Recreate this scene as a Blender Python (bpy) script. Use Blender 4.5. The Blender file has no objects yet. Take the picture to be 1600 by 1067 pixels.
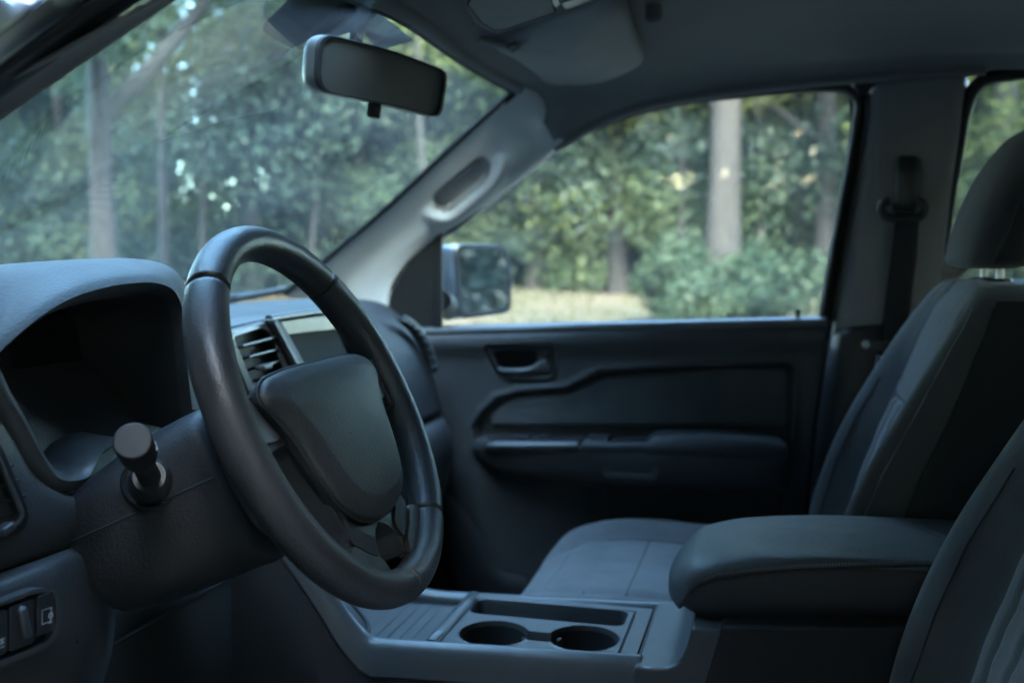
import bpy, bmesh, math, random
import numpy as np
from mathutils import Vector, Matrix
rnd = random.Random(7)
SC = bpy.context.scene
COL = SC.collection
R = math.radians

# ------------------------------------------------------------------ camera
FPX, YAW, PITCH = 1600.0, R(14.5), math.atan(133 / 1600.0)
CAM = Vector((-1.237, 0.0, 1.352))
FWD = Vector((math.cos(YAW) * math.cos(PITCH), math.sin(YAW) * math.cos(PITCH), -math.sin(PITCH)))
RGT = Vector((math.sin(YAW), -math.cos(YAW), 0))
UPV = RGT.cross(FWD)
cd = bpy.data.cameras.new('camera')
cam = bpy.data.objects.new('camera', cd)
COL.objects.link(cam)
cam.matrix_world = Matrix(((RGT.x, UPV.x, -FWD.x, CAM.x), (RGT.y, UPV.y, -FWD.y, CAM.y), (RGT.z, UPV.z, -FWD.z, CAM.z), (0, 0, 0, 1)))
cd.sensor_width, cd.lens = 36, 36
cd.clip_start, cd.clip_end = 0.02, 900
cd.dof.use_dof = True
cd.dof.focus_distance = 0.97
cd.dof.aperture_fstop = 4.2
SC.camera = cam

# ------------------------------------------------------------------ daylight
SUN_EL, SUN_AZ = R(36), R(200)        # azimuth measured from +x towards +y
w = bpy.data.worlds.new('World')
SC.world = w
w.use_nodes = True
nt = w.node_tree
bg = nt.nodes['Background']
sky = nt.nodes.new('ShaderNodeTexSky')
sky.sky_type = 'NISHITA'
sky.sun_disc = False
sky.sun_elevation = SUN_EL
sky.sun_rotation = R(90) - SUN_AZ
sky.air_density, sky.dust_density, sky.ozone_density = 1.0, 1.0, 4.0
nt.links.new(sky.outputs[0], bg.inputs[0])
bg.inputs[1].default_value = 0.15
sd = bpy.data.lights.new('sun', 'SUN')
sd.energy, sd.angle, sd.color = 0.5, R(25), (1.0, 0.98, 0.95)
so = bpy.data.objects.new('sun', sd)
COL.objects.link(so)
so.rotation_euler = Vector((math.cos(SUN_AZ) * math.cos(SUN_EL), math.sin(SUN_AZ) * math.cos(SUN_EL), math.sin(SUN_EL))).to_track_quat('Z', 'Y').to_euler()
SC.view_settings.view_transform = 'Standard'
SC.view_settings.look = 'None'
SC.view_settings.gamma = 1
SC.view_settings.exposure = 5.6
SC.view_settings.use_curve_mapping = False
SC.view_settings.use_white_balance = True       # the photograph is balanced cool
SC.view_settings.white_balance_temperature = 7100
SC.view_settings.white_balance_tint = -2
SC.cycles.use_denoising = True
SC.cycles.max_bounces = 10
SC.cycles.diffuse_bounces = 5
SC.cycles.glossy_bounces = 4
SC.cycles.transmission_bounces = 6
SC.cycles.transparent_max_bounces = 16
SC.cycles.sample_clamp_indirect = 6
SC.cycles.caustics_reflective = False
SC.cycles.caustics_refractive = False


# ------------------------------------------------------------------ measuring: photo pixel + a plane of the car -> point
def U(px, py, x=None, y=None, z=None):
    d = FWD + RGT * ((px - 800) / FPX) - UPV * ((py - 533.5) / FPX)
    t = (x - CAM.x) / d.x if x is not None else (y - CAM.y) / d.y if y is not None else (z - CAM.z) / d.z
    return CAM + d * t


def UX(x, pts): return [U(a, b, x=x) for a, b in pts]
def UY(y, pts): return [U(a, b, y=y) for a, b in pts]
def UZ(z, pts): return [U(a, b, z=z) for a, b in pts]
def V(*a): return Vector(a)


# ------------------------------------------------------------------ materials
def node_mat(name, base, rough, bump=0.0, scale=400, kind='voronoi', var=0.0, sheen=0.0, spec=0.5, metal=0.0, coat=0.0, detail=2.0, dist=0.0006, rvar=0.0, crease=0.0):
    m = bpy.data.materials.new(name)
    m.use_nodes = True
    n = m.node_tree
    b = n.nodes['Principled BSDF']
    b.inputs['Base Color'].default_value = (*base, 1)
    b.inputs['Roughness'].default_value = rough
    b.inputs['Metallic'].default_value = metal
    b.inputs['Specular IOR Level'].default_value = spec
    b.inputs['Coat Weight'].default_value = coat
    b.inputs['Sheen Weight'].default_value = sheen
    tc = n.nodes.new('ShaderNodeTexCoord')
    if bump:
        if kind == 'voronoi':
            t = n.nodes.new('ShaderNodeTexVoronoi'); t.feature = 'SMOOTH_F1'
            t.inputs['Smoothness'].default_value = 0.6
            out = t.outputs['Distance']
            wz = n.nodes.new('ShaderNodeTexNoise'); wz.inputs['Scale'].default_value = scale * .7
            ad = n.nodes.new('ShaderNodeMixRGB'); ad.inputs[0].default_value = 0.0015 * 0 + 0.004
            n.links.new(tc.outputs['Object'], wz.inputs['Vector'])
            n.links.new(tc.outputs['Object'], ad.inputs[1]); n.links.new(wz.outputs['Color'], ad.inputs[2])
            n.links.new(ad.outputs[0], t.inputs['Vector'])
        else:
            t = n.nodes.new('ShaderNodeTexNoise'); t.inputs['Detail'].default_value = detail
            out = t.outputs['Fac']
            n.links.new(tc.outputs['Object'], t.inputs['Vector'])
        t.inputs['Scale'].default_value = scale
        bp = n.nodes.new('ShaderNodeBump')
        bp.inputs['Strength'].default_value = bump
        bp.inputs['Distance'].default_value = dist
        n.links.new(out, bp.inputs['Height'])
        n.links.new(bp.outputs[0], b.inputs['Normal'])
        if crease:
            t3 = n.nodes.new('ShaderNodeTexNoise'); t3.inputs['Scale'].default_value = 22; t3.inputs['Detail'].default_value = 4; t3.inputs['Distortion'].default_value = .8
            n.links.new(tc.outputs['Object'], t3.inputs['Vector'])
            b3 = n.nodes.new('ShaderNodeBump'); b3.inputs['Strength'].default_value = crease; b3.inputs['Distance'].default_value = .006
            n.links.new(t3.outputs['Fac'], b3.inputs['Height']); n.links.new(b3.outputs[0], bp.inputs['Normal'])
    if var or rvar:
        t2 = n.nodes.new('ShaderNodeTexNoise'); t2.inputs['Scale'].default_value = 14; t2.inputs['Detail'].default_value = 6
        n.links.new(tc.outputs['Object'], t2.inputs['Vector'])
        if var:
            cr = n.nodes.new('ShaderNodeMapRange')
            cr.inputs[1].default_value, cr.inputs[2].default_value = .3, .7
            cr.inputs[3].default_value, cr.inputs[4].default_value = 1 - var, 1 + var
            n.links.new(t2.outputs['Fac'], cr.inputs[0])
            mx = n.nodes.new('ShaderNodeVectorMath'); mx.operation = 'SCALE'; mx.inputs[0].default_value = base
            n.links.new(cr.outputs[0], mx.inputs['Scale'])
            n.links.new(mx.outputs[0], b.inputs['Base Color'])
        if rvar:
            rr = n.nodes.new('ShaderNodeMapRange')
            rr.inputs[1].default_value, rr.inputs[2].default_value = .3, .7
            rr.inputs[3].default_value, rr.inputs[4].default_value = rough - rvar, rough + rvar
            n.links.new(t2.outputs['Fac'], rr.inputs[0]); n.links.new(rr.outputs[0], b.inputs['Roughness'])
    return m


M = {}
M['dash'] = node_mat('dash_plastic', (.040, .041, .044), .50, .45, 330, var=.10, rvar=.05)
M['dash_soft'] = node_mat('dash_soft_skin', (.027, .028, .030), .62, .6, 300, spec=.4, var=.10, rvar=.05)
M['hard'] = node_mat('hard_plastic', (.020, .020, .023), .55, .45, 420, spec=.25, var=.12, rvar=.06)
M['trim'] = node_mat('satin_trim', (.060, .062, .066), .36, .08, 500, kind='noise', rvar=.04)
M['stalk'] = node_mat('stalk_plastic', (.018, .018, .021), .5, .1, 500, kind='noise', spec=.4)
M['door'] = node_mat('door_skin', (.060, .061, .065), .52, .45, 330, var=.10, rvar=.05)
M['smooth'] = node_mat('smooth_plastic', (.022, .023, .025), .38, .06, 500, kind='noise', rvar=.05)
M['leather'] = node_mat('wheel_leather', (.030, .030, .033), .42, .45, 480, var=.10, rvar=.09, dist=.0005, crease=.10)
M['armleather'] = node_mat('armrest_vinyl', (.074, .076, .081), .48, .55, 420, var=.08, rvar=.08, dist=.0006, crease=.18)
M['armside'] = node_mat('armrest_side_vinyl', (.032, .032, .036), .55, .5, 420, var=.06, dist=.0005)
M['pillar'] = node_mat('pillar_trim', (.76, .76, .76), .55, .25, 700, kind='noise', var=.03)
M['bpillar'] = node_mat('rear_pillar_trim', (.26, .26, .265), .62, .25, 700, kind='noise', var=.03)
M['roof'] = node_mat('headliner_fabric', (.21, .21, .215), .92, .5, 900, kind='noise', var=.04, sheen=.15)
M['visor'] = node_mat('visor_vinyl', (.31, .31, .305), .72, .4, 500, var=.04)
M['fabric'] = node_mat('seat_fabric', (.085, .086, .090), .90, .8, 900, kind='noise', var=.12, sheen=.30, dist=.0010, crease=.30)
M['suede'] = node_mat('seat_insert_fabric', (.110, .108, .112), .95, .8, 700, kind='noise', var=.20, sheen=.35, dist=.0010, crease=.35)
M['headcloth'] = node_mat('headrest_cloth', (.050, .051, .055), .9, .8, 900, kind='noise', var=.10, sheen=.2, dist=.0010, crease=.2)
M['seatside'] = node_mat('seat_side_fabric', (.026, .026, .029), .9, .6, 900, kind='noise', sheen=.15)
M['piping'] = node_mat('piping', (.020, .020, .022), .7)
M['thread'] = node_mat('thread', (.26, .26, .27), .7)
M['rubber'] = node_mat('rubber_seal', (.010, .010, .011), .62)
M['black'] = node_mat('black_gloss', (.006, .006, .007), .22)
M['blackmatte'] = node_mat('black_matte', (.010, .010, .011), .7)
M['belt'] = node_mat('belt_moulding_satin', (.09, .092, .096), .30, .1, 500, kind='noise', spec=.8)
M['screen'] = node_mat('dark_screen', (.022, .025, .027), .6, spec=.03)
M['cluster'] = node_mat('cluster_lens', (.006, .007, .008), .20)
M['carpet'] = node_mat('carpet', (.018, .018, .020), .98, .9, 500, kind='noise')
M['webbing'] = node_mat('belt_webbing', (.016, .016, .018), .75, .5, 900, kind='noise')
M['metal'] = node_mat('bare_metal', (.55, .56, .58), .3, metal=1.0)
M['paint'] = node_mat('car_paint', (.10, .115, .135), .35, coat=.6, metal=.4)
M['bodypaint'] = node_mat('body_paint', (.45, .46, .48), .35, coat=.5)
M['icon'] = node_mat('printed_icon', (.45, .46, .48), .6)
M['mirror'] = node_mat('mirror_silver', (.50, .53, .53), .03, metal=1.0)
M['mirrordim'] = node_mat('dimming_mirror', (.10, .115, .10), .05, metal=1.0)
M['lens'] = node_mat('lamp_lens', (.40, .41, .42), .25)
M['frit'] = node_mat('frit_black', (.008, .008, .009), .4)
M['sunshade'] = node_mat('tinted_band', (.05, .075, .08), .5, .3, 900)


def glass_mat(name, tint, veil=0.03, ior=1.5, refl=1.0):
    """thin pane: tinted see-through, real fresnel reflection, a pale film mixed in as haze and glare"""
    m = bpy.data.materials.new(name); m.use_nodes = True
    n = m.node_tree; n.nodes.clear()
    o = n.nodes.new('ShaderNodeOutputMaterial')
    tr = n.nodes.new('ShaderNodeBsdfTransparent'); tr.inputs[0].default_value = (*tint, 1)
    gl = n.nodes.new('ShaderNodeBsdfGlossy'); gl.inputs['Roughness'].default_value = 0.02
    gl.inputs['Color'].default_value = (.9, .95, .95, 1)
    fr = n.nodes.new('ShaderNodeLayerWeight'); fr.inputs['Blend'].default_value = .5
    pw = n.nodes.new('ShaderNodeMath'); pw.operation = 'POWER'; pw.inputs[1].default_value = 5
    mu = n.nodes.new('ShaderNodeMath'); mu.operation = 'MULTIPLY_ADD'; mu.inputs[1].default_value = .9 * refl; mu.inputs[2].default_value = .08 * refl
    m1 = n.nodes.new('ShaderNodeMixShader')
    df = n.nodes.new('ShaderNodeBsdfTranslucent'); df.inputs[0].default_value = (.75, .8, .8, 1)  # pale scattering film put into the pane to give a veil of haze
    m2 = n.nodes.new('ShaderNodeMixShader')
    tc = n.nodes.new('ShaderNodeTexCoord')
    nz = n.nodes.new('ShaderNodeTexNoise'); nz.inputs['Scale'].default_value = 5; nz.inputs['Detail'].default_value = 8
    mr = n.nodes.new('ShaderNodeMapRange'); mr.inputs[1].default_value, mr.inputs[2].default_value = .35, .75
    mr.inputs[3].default_value, mr.inputs[4].default_value = veil * .5, veil * 1.5
    L = n.links.new
    L(tc.outputs['Object'], nz.inputs['Vector']); L(nz.outputs['Fac'], mr.inputs[0])
    L(fr.outputs['Facing'], pw.inputs[0]); L(pw.outputs[0], mu.inputs[0]); L(mu.outputs[0], m1.inputs[0])
    L(tr.outputs[0], m1.inputs[1]); L(gl.outputs[0], m1.inputs[2])
    L(mr.outputs[0], m2.inputs[0]); L(m1.outputs[0], m2.inputs[1]); L(df.outputs[0], m2.inputs[2])
    L(m2.outputs[0], o.inputs[0])
    return m


M['windshield'] = glass_mat('windshield_glass', (.80, .94, .91), .022, refl=.28)
M['sideglass'] = glass_mat('side_glass', (.84, .90, .88), .02)


# ------------------------------------------------------------------ building helpers
def thing(name, label, cat, loc=(0, 0, 0), mat4=None, group=None):
    o = bpy.data.objects.new(name, None)
    COL.objects.link(o)
    o.empty_display_size = .05
    o.matrix_basis = mat4 if mat4 is not None else Matrix.Translation(Vector(loc))
    o['label'] = label; o['category'] = cat
    if group: o['group'] = group
    return o


def tag(o, label=None, cat=None, group=None, kind=None):
    for k, v in (('label', label), ('category', cat), ('group', group), ('kind', kind)):
        if v: o[k] = v
    return o


def top_of(o):
    while o.parent: o = o.parent
    return o


def mk(name, verts, faces, mat, parent=None, smooth=True, sharp=40, bevel=0, seg=3, subsurf=0, thick=0, off=0):
    """one mesh object; verts are world points"""
    me = bpy.data.meshes.new(name)
    inv = top_of(parent).matrix_basis.inverted() if parent is not None else None
    vs = [Vector(v) for v in verts]
    if inv is not None: vs = [inv @ v for v in vs]
    me.from_pydata(vs, [], faces)
    me.update()
    bm = bmesh.new(); bm.from_mesh(me)
    bmesh.ops.remove_doubles(bm, verts=bm.verts, dist=1e-6)
    bmesh.ops.recalc_face_normals(bm, faces=bm.faces)
    bm.to_mesh(me); bm.free()
    if smooth:
        me.polygons.foreach_set('use_smooth', [True] * len(me.polygons))
        if sharp: me.set_sharp_from_angle(angle=R(sharp))
    me.materials.append(mat if not isinstance(mat, str) else M[mat])
    o = bpy.data.objects.new(name, me)
    COL.objects.link(o)
    if parent is not None: o.parent = parent
    if thick:
        s = o.modifiers.new('solid', 'SOLIDIFY'); s.thickness = thick; s.offset = off
    if bevel:
        b = o.modifiers.new('bevel', 'BEVEL'); b.width = bevel; b.segments = seg; b.limit_method = 'ANGLE'; b.angle_limit = R(35)
        b.harden_normals = False
    if subsurf:
        s = o.modifiers.new('sub', 'SUBSURF'); s.levels = s.render_levels = subsurf
    return o


def spline(pts, n, closed=False):
    """Catmull-Rom through pts, n samples evenly by length"""
    P = [np.array(p, float) for p in pts]
    m = len(P)
    if m == 1: return [Vector(P[0])] * n
    dense = []
    segs = m if closed else m - 1
    K = 14
    for i in range(segs):
        if closed: p0, p1, p2, p3 = P[i - 1], P[i], P[(i + 1) % m], P[(i + 2) % m]
        else:
            p1, p2 = P[i], P[i + 1]
            p0 = P[i - 1] if i > 0 else 2 * p1 - p2
            p3 = P[i + 2] if i + 2 < m else 2 * p2 - p1
        d = [max(np.linalg.norm(b - a), 1e-7) ** .5 for a, b in ((p0, p1), (p1, p2), (p2, p3))]
        t0 = 0; t1 = d[0]; t2 = t1 + d[1]; t3 = t2 + d[2]
        for k in range(K):
            t = t1 + (t2 - t1) * k / K
            a1 = (t1 - t) / (t1 - t0) * p0 + (t - t0) / (t1 - t0) * p1
            a2 = (t2 - t) / (t2 - t1) * p1 + (t - t1) / (t2 - t1) * p2
            a3 = (t3 - t) / (t3 - t2) * p2 + (t - t2) / (t3 - t2) * p3
            b1 = (t2 - t) / (t2 - t0) * a1 + (t - t0) / (t2 - t0) * a2
            b2 = (t3 - t) / (t3 - t1) * a2 + (t - t1) / (t3 - t1) * a3
            dense.append((t2 - t) / (t2 - t1) * b1 + (t - t1) / (t2 - t1) * b2)
    dense.append(P[0] if closed else P[-1])
    D = np.array(dense)
    L = np.concatenate([[0], np.cumsum(np.linalg.norm(np.diff(D, axis=0), axis=1))])
    ts = np.linspace(0, L[-1], n + 1)[:-1] if closed else np.linspace(0, L[-1], n)
    return [Vector([float(np.interp(t, L, D[:, c])) for c in range(D.shape[1])]) for t in ts]


def patch(rows, nu=24, nv=24):
    """smooth sheet through several curves -> grid of points"""
    rs = [spline(r, nu) for r in rows]
    cols = [spline([r[i] for r in rs], nv) for i in range(nu)]
    return [[cols[i][j] for i in range(nu)] for j in range(nv)]


def grid(name, g, mat, parent=None, closed=False, cap=False, **k):
    nv, nu = len(g), len(g[0])
    verts = [p for r in g for p in r]
    faces = []
    for j in range(nv - 1):
        for i in range(nu if closed else nu - 1):
            i2 = (i + 1) % nu
            faces.append((j * nu + i, j * nu + i2, (j + 1) * nu + i2, (j + 1) * nu + i))
    if cap:
        faces.append(tuple(range(nu))); faces.append(tuple((nv - 1) * nu + i for i in range(nu)))
    return mk(name, verts, faces, mat, parent, **k)


def sheet(name, rows, mat, parent=None, nu=24, nv=24, **k):
    return grid(name, patch(rows, nu, nv), mat, parent, **k)


def loft(name, rings, mat, parent=None, n=32, nv=24, cap=True, **k):
    rs = [spline(r, n, closed=True) for r in rings]
    cols = [spline([r[i] for r in rs], nv) for i in range(n)] if nv else None
    g = [[cols[i][j] for i in range(n)] for j in range(nv)] if nv else rs
    return grid(name, g, mat, parent, closed=True, cap=cap, **k)


def tube(name, pts, rad, mat, parent=None, n=12, nv=0, squash=None, closed=False, **k):
    """round bar along pts; rad number or list; squash = (vector, factor) flattens it along the vector"""
    if nv: 
        if not isinstance(rad, (int, float)):
            rad = [float(np.interp(t, np.linspace(0, 1, len(rad)), rad)) for t in np.linspace(0, 1, nv)]
        pts = spline(pts, nv, closed)
    pts = [Vector(p) for p in pts]
    m = len(pts)
    rings = []
    nrm = None
    for i, p in enumerate(pts):
        a = pts[(i - 1) % m] if (closed or i > 0) else p
        b = pts[(i + 1) % m] if (closed or i < m - 1) else p
        t = (b - a).normalized()
        if nrm is None:
            nrm = t.cross(Vector((0, 0, 1)) if abs(t.z) < .9 else Vector((1, 0, 0))).normalized()
        else:
            nrm = (nrm - t * nrm.dot(t)).normalized()
        bi = t.cross(nrm)
        r = rad if isinstance(rad, (int, float)) else rad[i]
        ring = []
        for q in range(n):
            c = 2 * math.pi * q / n
            d = (nrm * math.cos(c) + bi * math.sin(c)) * r
            if squash:
                s = squash[0].normalized(); d = d - s * d.dot(s) * (1 - squash[1])
            ring.append(p + d)
        rings.append(ring)
    if closed: rings.append(rings[0])
    return grid(name, rings, mat, parent, closed=True, cap=not closed, **k)


def slab(name, outline, thick, mat, parent=None, bevel=.003, seg=3, **k):
    """flat piece: outline of world points, pushed along vector `thick`"""
    pts = [Vector(p) for p in outline]
    t = Vector(thick)
    n = len(pts)
    verts = pts + [p + t for p in pts]
    faces = [tuple(range(n)), tuple(range(2 * n - 1, n - 1, -1))] + [(i, (i + 1) % n, n + (i + 1) % n, n + i) for i in range(n)]
    return mk(name, verts, faces, mat, parent, bevel=bevel, seg=seg, sharp=35, **k)


def frame_ring(name, outer, inner, thick, mat, parent=None, bevel=.002, **k):
    """flat frame between two outlines with the same number of points"""
    n = len(outer); t = Vector(thick)
    o0 = [Vector(p) for p in outer]; i0 = [Vector(p) for p in inner]
    verts = o0 + i0 + [p + t for p in o0] + [p + t for p in i0]
    f = []
    for i in range(n):
        j = (i + 1) % n
        f += [(i, j, n + j, n + i), (2 * n + i, 3 * n + i, 3 * n + j, 2 * n + j), (i, 2 * n + i, 2 * n + j, j), (n + i, n + j, 3 * n + j, 3 * n + i)]
    return mk(name, verts, f, mat, parent, bevel=bevel, sharp=35, **k)


def round_poly(pts, r, n=6):
    """2D/3D polygon with rounded corners"""
    P = [Vector(p) for p in pts]; m = len(P); out = []
    for i in range(m):
        a, b, c = P[i - 1], P[i], P[(i + 1) % m]
        rr = r[i] if isinstance(r, (list, tuple)) else r
        d1, d2 = (a - b), (c - b)
        k = min(rr, d1.length * .48, d2.length * .48)
        s, e = b + d1.normalized() * k, b + d2.normalized() * k
        for q in range(n + 1):
            t = q / n
            out.append(s * (1 - t) ** 2 + b * 2 * t * (1 - t) + e * t * t)
    return out


def inset(pts, amt):
    """shrink an outline towards its centroid by roughly amt metres"""
    c = sum((Vector(p) for p in pts), Vector((0,) * len(pts[0]))) / len(pts)
    return [Vector(p) + (c - Vector(p)).normalized() * amt for p in pts]


def boxm(name, c, ax, size, mat, parent=None, bevel=.002, **k):
    """box: centre, three axis vectors, full sizes"""
    c = Vector(c); a, b, d = [Vector(v).normalized() * s / 2 for v, s in zip(ax, size)]
    vs = [c + a * i + b * j + d * l for i in (-1, 1) for j in (-1, 1) for l in (-1, 1)]
    fs = [(0, 1, 3, 2), (4, 6, 7, 5), (0, 4, 5, 1), (2, 3, 7, 6), (0, 2, 6, 4), (1, 5, 7, 3)]
    return mk(name, vs, fs, mat, parent, bevel=bevel, sharp=35, **k)


def lathe(name, c, axis, prof, mat, parent=None, n=40, ex=None, **k):
    """profile [(radius, along axis)] turned about axis"""
    axis = Vector(axis).normalized()
    e1 = axis.cross(Vector((0, 0, 1)) if abs(axis.z) < .9 else Vector((0, 1, 0))).normalized(); e2 = axis.cross(e1)
    g = [[Vector(c) + axis * h + (e1 * math.cos(2 * math.pi * i / n) + e2 * math.sin(2 * math.pi * i / n)) * max(r, 1e-4) for i in range(n)] for r, h in prof]
    return grid(name, g, mat, parent, closed=True, **k)


AX3 = (V(1, 0, 0), V(0, 1, 0), V(0, 0, 1))


def sstep(a, b, x):
    t = np.clip((x - a) / (b - a), 0, 1)
    return t * t * (3 - 2 * t)


def sdf(px, py, poly):
    """signed distance (negative inside) of arrays of points to a polygon"""
    d = np.full(px.shape, 1e9); inside = np.zeros(px.shape, bool)
    n = len(poly)
    for i in range(n):
        ax, ay = poly[i]; bx, by = poly[(i + 1) % n]
        ex, ey = bx - ax, by - ay
        t = np.clip(((px - ax) * ex + (py - ay) * ey) / (ex * ex + ey * ey + 1e-12), 0, 1)
        d = np.minimum(d, (px - ax - ex * t) ** 2 + (py - ay - ey * t) ** 2)
        c = ((ay > py) != (by > py)) & (px < (bx - ax) * (py - ay) / (by - ay + 1e-12) + ax)
        inside ^= c
    d = np.sqrt(d)
    return np.where(inside, -d, d)


# ================================================================== THE CAB SHELL
shell = thing('pickup_cab', 'grey lined cab of the pickup, its roof lining, pillars and windscreen around the seats', 'vehicle cab', (0, 0, .6))
# windscreen edges
WR = [U(445, 455, x=.67), U(505, 406, x=.66), U(600, 325, x=.645), U(700, 232, x=.625), U(800, 142, x=.60)]
wl0, wl1 = U(0, 182, x=-.60), U(270, 0, x=-.555)
WL = [V(-.655, .98, 1.265), wl0 + (wl0 - wl1) * 1.1, wl0, wl1, wl1 + (wl1 - wl0) * .9]
WC = [V(0, 1.09, 1.235), V(0, .97, 1.335), V(0, .82, 1.45), V(0, .66, 1.56), U(622, 28, x=0)]
WQ = [V(-.36, 1.06, 1.245), V(-.36, .93, 1.33), V(-.35, .77, 1.44), V(-.34, .61, 1.53), V(-.32, .47, 1.635)]
WE = [V(.38, 1.055, 1.25), (WC[1] + WR[1]) / 2 + V(0, .03, 0), (WC[2] + WR[2]) / 2 + V(0, .03, 0), (WC[3] + WR[3]) / 2 + V(0, .02, 0), (WC[4] + WR[4]) / 2 + V(0, .012, .003)]
wsg = patch([[a for a in WL], [a for a in WC], [a for a in WR]], 30, 40)
ws = grid('windshield', wsg, 'windshield', shell)
ws['label'] = 'raked windscreen with a dark edge band and reflections under a mixed-in haze veil'


def strip_on(gridrows, name, i0, i1, mat, dx):
    return grid(name, [[p + dx for p in r[i0:i1]] for r in gridrows], mat, shell)


# black ceramic band along the glass edge
edgeR = spline(WR, 40)
tube('windshield_seal', [p + V(-.004, -.004, -.002) for p in edgeR] , .0055, 'rubber', shell, n=8)
hdr = spline([WL[4], WQ[4], WC[4], WE[4], WR[4]], 40)
tube('windshield_seal', [p + V(0, -.004, -.003) for p in hdr], .006, 'rubber', shell, n=8)
tube('windshield_seal', [p + V(0, -.002, .004) for p in spline([WL[0], WQ[0], WC[0], WE[0], WR[0]], 40)], .007, 'rubber', shell, n=8)
tube('header_trim', [p + V(0, -.012, .004) for p in hdr[14:]], .011, 'roof', shell, n=10)
# rounded black corner where header meets the pillar
sheet('glass_corner_band', [UX(.598, [(770, 112), (785, 122), (803, 140), (806, 150)]), UX(.598, [(765, 118), (784, 133), (792, 148), (788, 166)])], 'frit', shell, 10, 5, thick=.002)
# dotted sun band behind the mirror
frit_pts = UX(0.0, [(500, -20), (440, 38), (436, 50), (446, 58), (478, 76), (490, 70), (600, 0), (600, -20)])
gb = []
slab('dotted_sun_band', [p + V(0, .02, 0) for p in frit_pts], (0, .004, .003), 'sunshade', shell, bevel=.001)
tint_pts = UX(.16, [(602, 14), (590, 50), (612, 78), (660, 66), (668, 62), (640, 40)])
slab('tinted_glass_patch', [p + V(0, .02, 0) for p in tint_pts], (0, .004, .003), 'sunshade', shell, bevel=.001)

# right windscreen pillar, light grey, with a moulded grab handle
E1 = [U(440, 462, x=.668), U(505, 411, x=.658), U(600, 331, x=.643), U(700, 238, x=.623), U(803, 150, x=.598), U(815, 138, x=.597), U(835, 112, x=.612), U(862, 80, x=.64)]
Em = [U(500, 475, x=.700), U(548, 428, x=.690), U(640, 345, x=.676), U(733, 262, x=.655), U(815, 190, x=.632), U(838, 168, x=.625), U(868, 140, x=.640), U(898, 108, x=.665)]
Em2 = [U(570, 478, x=.705), U(585, 440, x=.700), U(665, 365, x=.694), U(765, 288, x=.676), U(838, 218, x=.658), U(858, 196, x=.650), U(888, 168, x=.668), U(924, 140, x=.695)]
E2 = [U(606, 478, x=.712), U(612, 445, x=.712), U(662, 388, x=.712), U(772, 305, x=.700), U(850, 243, x=.682), U(876, 222, x=.675), U(906, 196, x=.695), U(946, 166, x=.72)]
E3 = [U(612, 480, x=.74), U(622, 445, x=.74), U(674, 392, x=.74), U(782, 308, x=.73), U(856, 248, x=.71), U(880, 226, x=.70), U(915, 200, x=.72), U(955, 172, x=.74)]
pg = patch([E1, Em, Em2, E2, E3], 180, 110)
# press the handle slot into the trim
slot = round_poly([Vector((a, b)) for a, b in ((676, 306), (752, 243), (768, 254), (764, 278), (700, 332), (682, 328))], 14, 5)
slotp = [(p.x, p.y) for p in slot]


def proj(p):
    q = p - CAM; d = q.dot(FWD)
    return 800 + FPX * q.dot(RGT) / d, 533.5 - FPX * q.dot(UPV) / d


pxs = np.array([[proj(p) for p in r] for r in pg])
sd_ = sdf(pxs[..., 0], pxs[..., 1], slotp)
dep = (1 - sstep(-7, 3, sd_)) * .020
lowside = sstep(-10, 14, (pxs[..., 1] - 288) * .80 + (pxs[..., 0] - 722) * .60)        # below the slot's long axis
dep -= .013 * np.exp(-((sd_ - 15) / 11.0) ** 2) * lowside
for j, r in enumerate(pg):
    for i, p in enumerate(r): p += V(.75, .35, .1).normalized() * float(dep[j, i])
pil = grid('windshield_pillar_trim', pg, 'pillar', shell)
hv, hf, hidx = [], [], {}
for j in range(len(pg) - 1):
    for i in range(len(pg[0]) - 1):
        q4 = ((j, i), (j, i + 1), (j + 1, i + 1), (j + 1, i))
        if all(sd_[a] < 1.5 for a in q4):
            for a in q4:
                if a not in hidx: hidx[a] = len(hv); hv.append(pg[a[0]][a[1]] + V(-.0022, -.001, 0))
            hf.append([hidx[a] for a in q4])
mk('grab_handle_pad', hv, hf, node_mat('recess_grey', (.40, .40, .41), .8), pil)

# left windscreen pillar (nearest the camera): trim, rubber, painted body
pd = (wl1 - wl0).normalized()
def lp(px, py, x, k): 
    return U(px, py, x=x) + pd * k
a0 = [lp(0, 182, -.600, k) for k in (-.42, -.2, 0, .1, .25, .45)]
rowsL = []
for (y0, xx) in ((185, -.600), (160, -.612), (140, -.630), (132, -.645)):
    q0 = U(0, y0, x=xx); q1 = U(270 - (185 - y0) * .55, 0, x=xx + .045)
    dd = (q1 - q0)
    rowsL.append([q0 - dd * 2.6, q0 - dd, q0, q1, q1 + dd, q1 + dd * 1.8])
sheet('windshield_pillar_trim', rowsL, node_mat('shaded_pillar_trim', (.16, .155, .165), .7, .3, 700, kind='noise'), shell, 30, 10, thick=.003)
rowsB = []
for (y0, xx) in ((150, -.634), (118, -.655), (100, -.668), (92, -.680)):
    q0 = U(0, y0, x=xx); q1 = U(195 - (134 - y0) * 1.2, 0, x=xx + .045); dd = q1 - q0
    rowsB.append([q0 - dd * 3.4, q0 - dd, q0, q1, q1 + dd, q1 + dd * 2.6])
sheet('door_seal', rowsB, 'rubber', shell, 30, 10, thick=.004)
q0, q1 = U(0, 98, x=-.665), U(150, 0, x=-.625)
tube('door_seal', [q0 - (q1 - q0) * 3.5, q0, q1, q1 + (q1 - q0) * 3], .0075, 'rubber', shell, n=12)
rowsC = []
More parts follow.
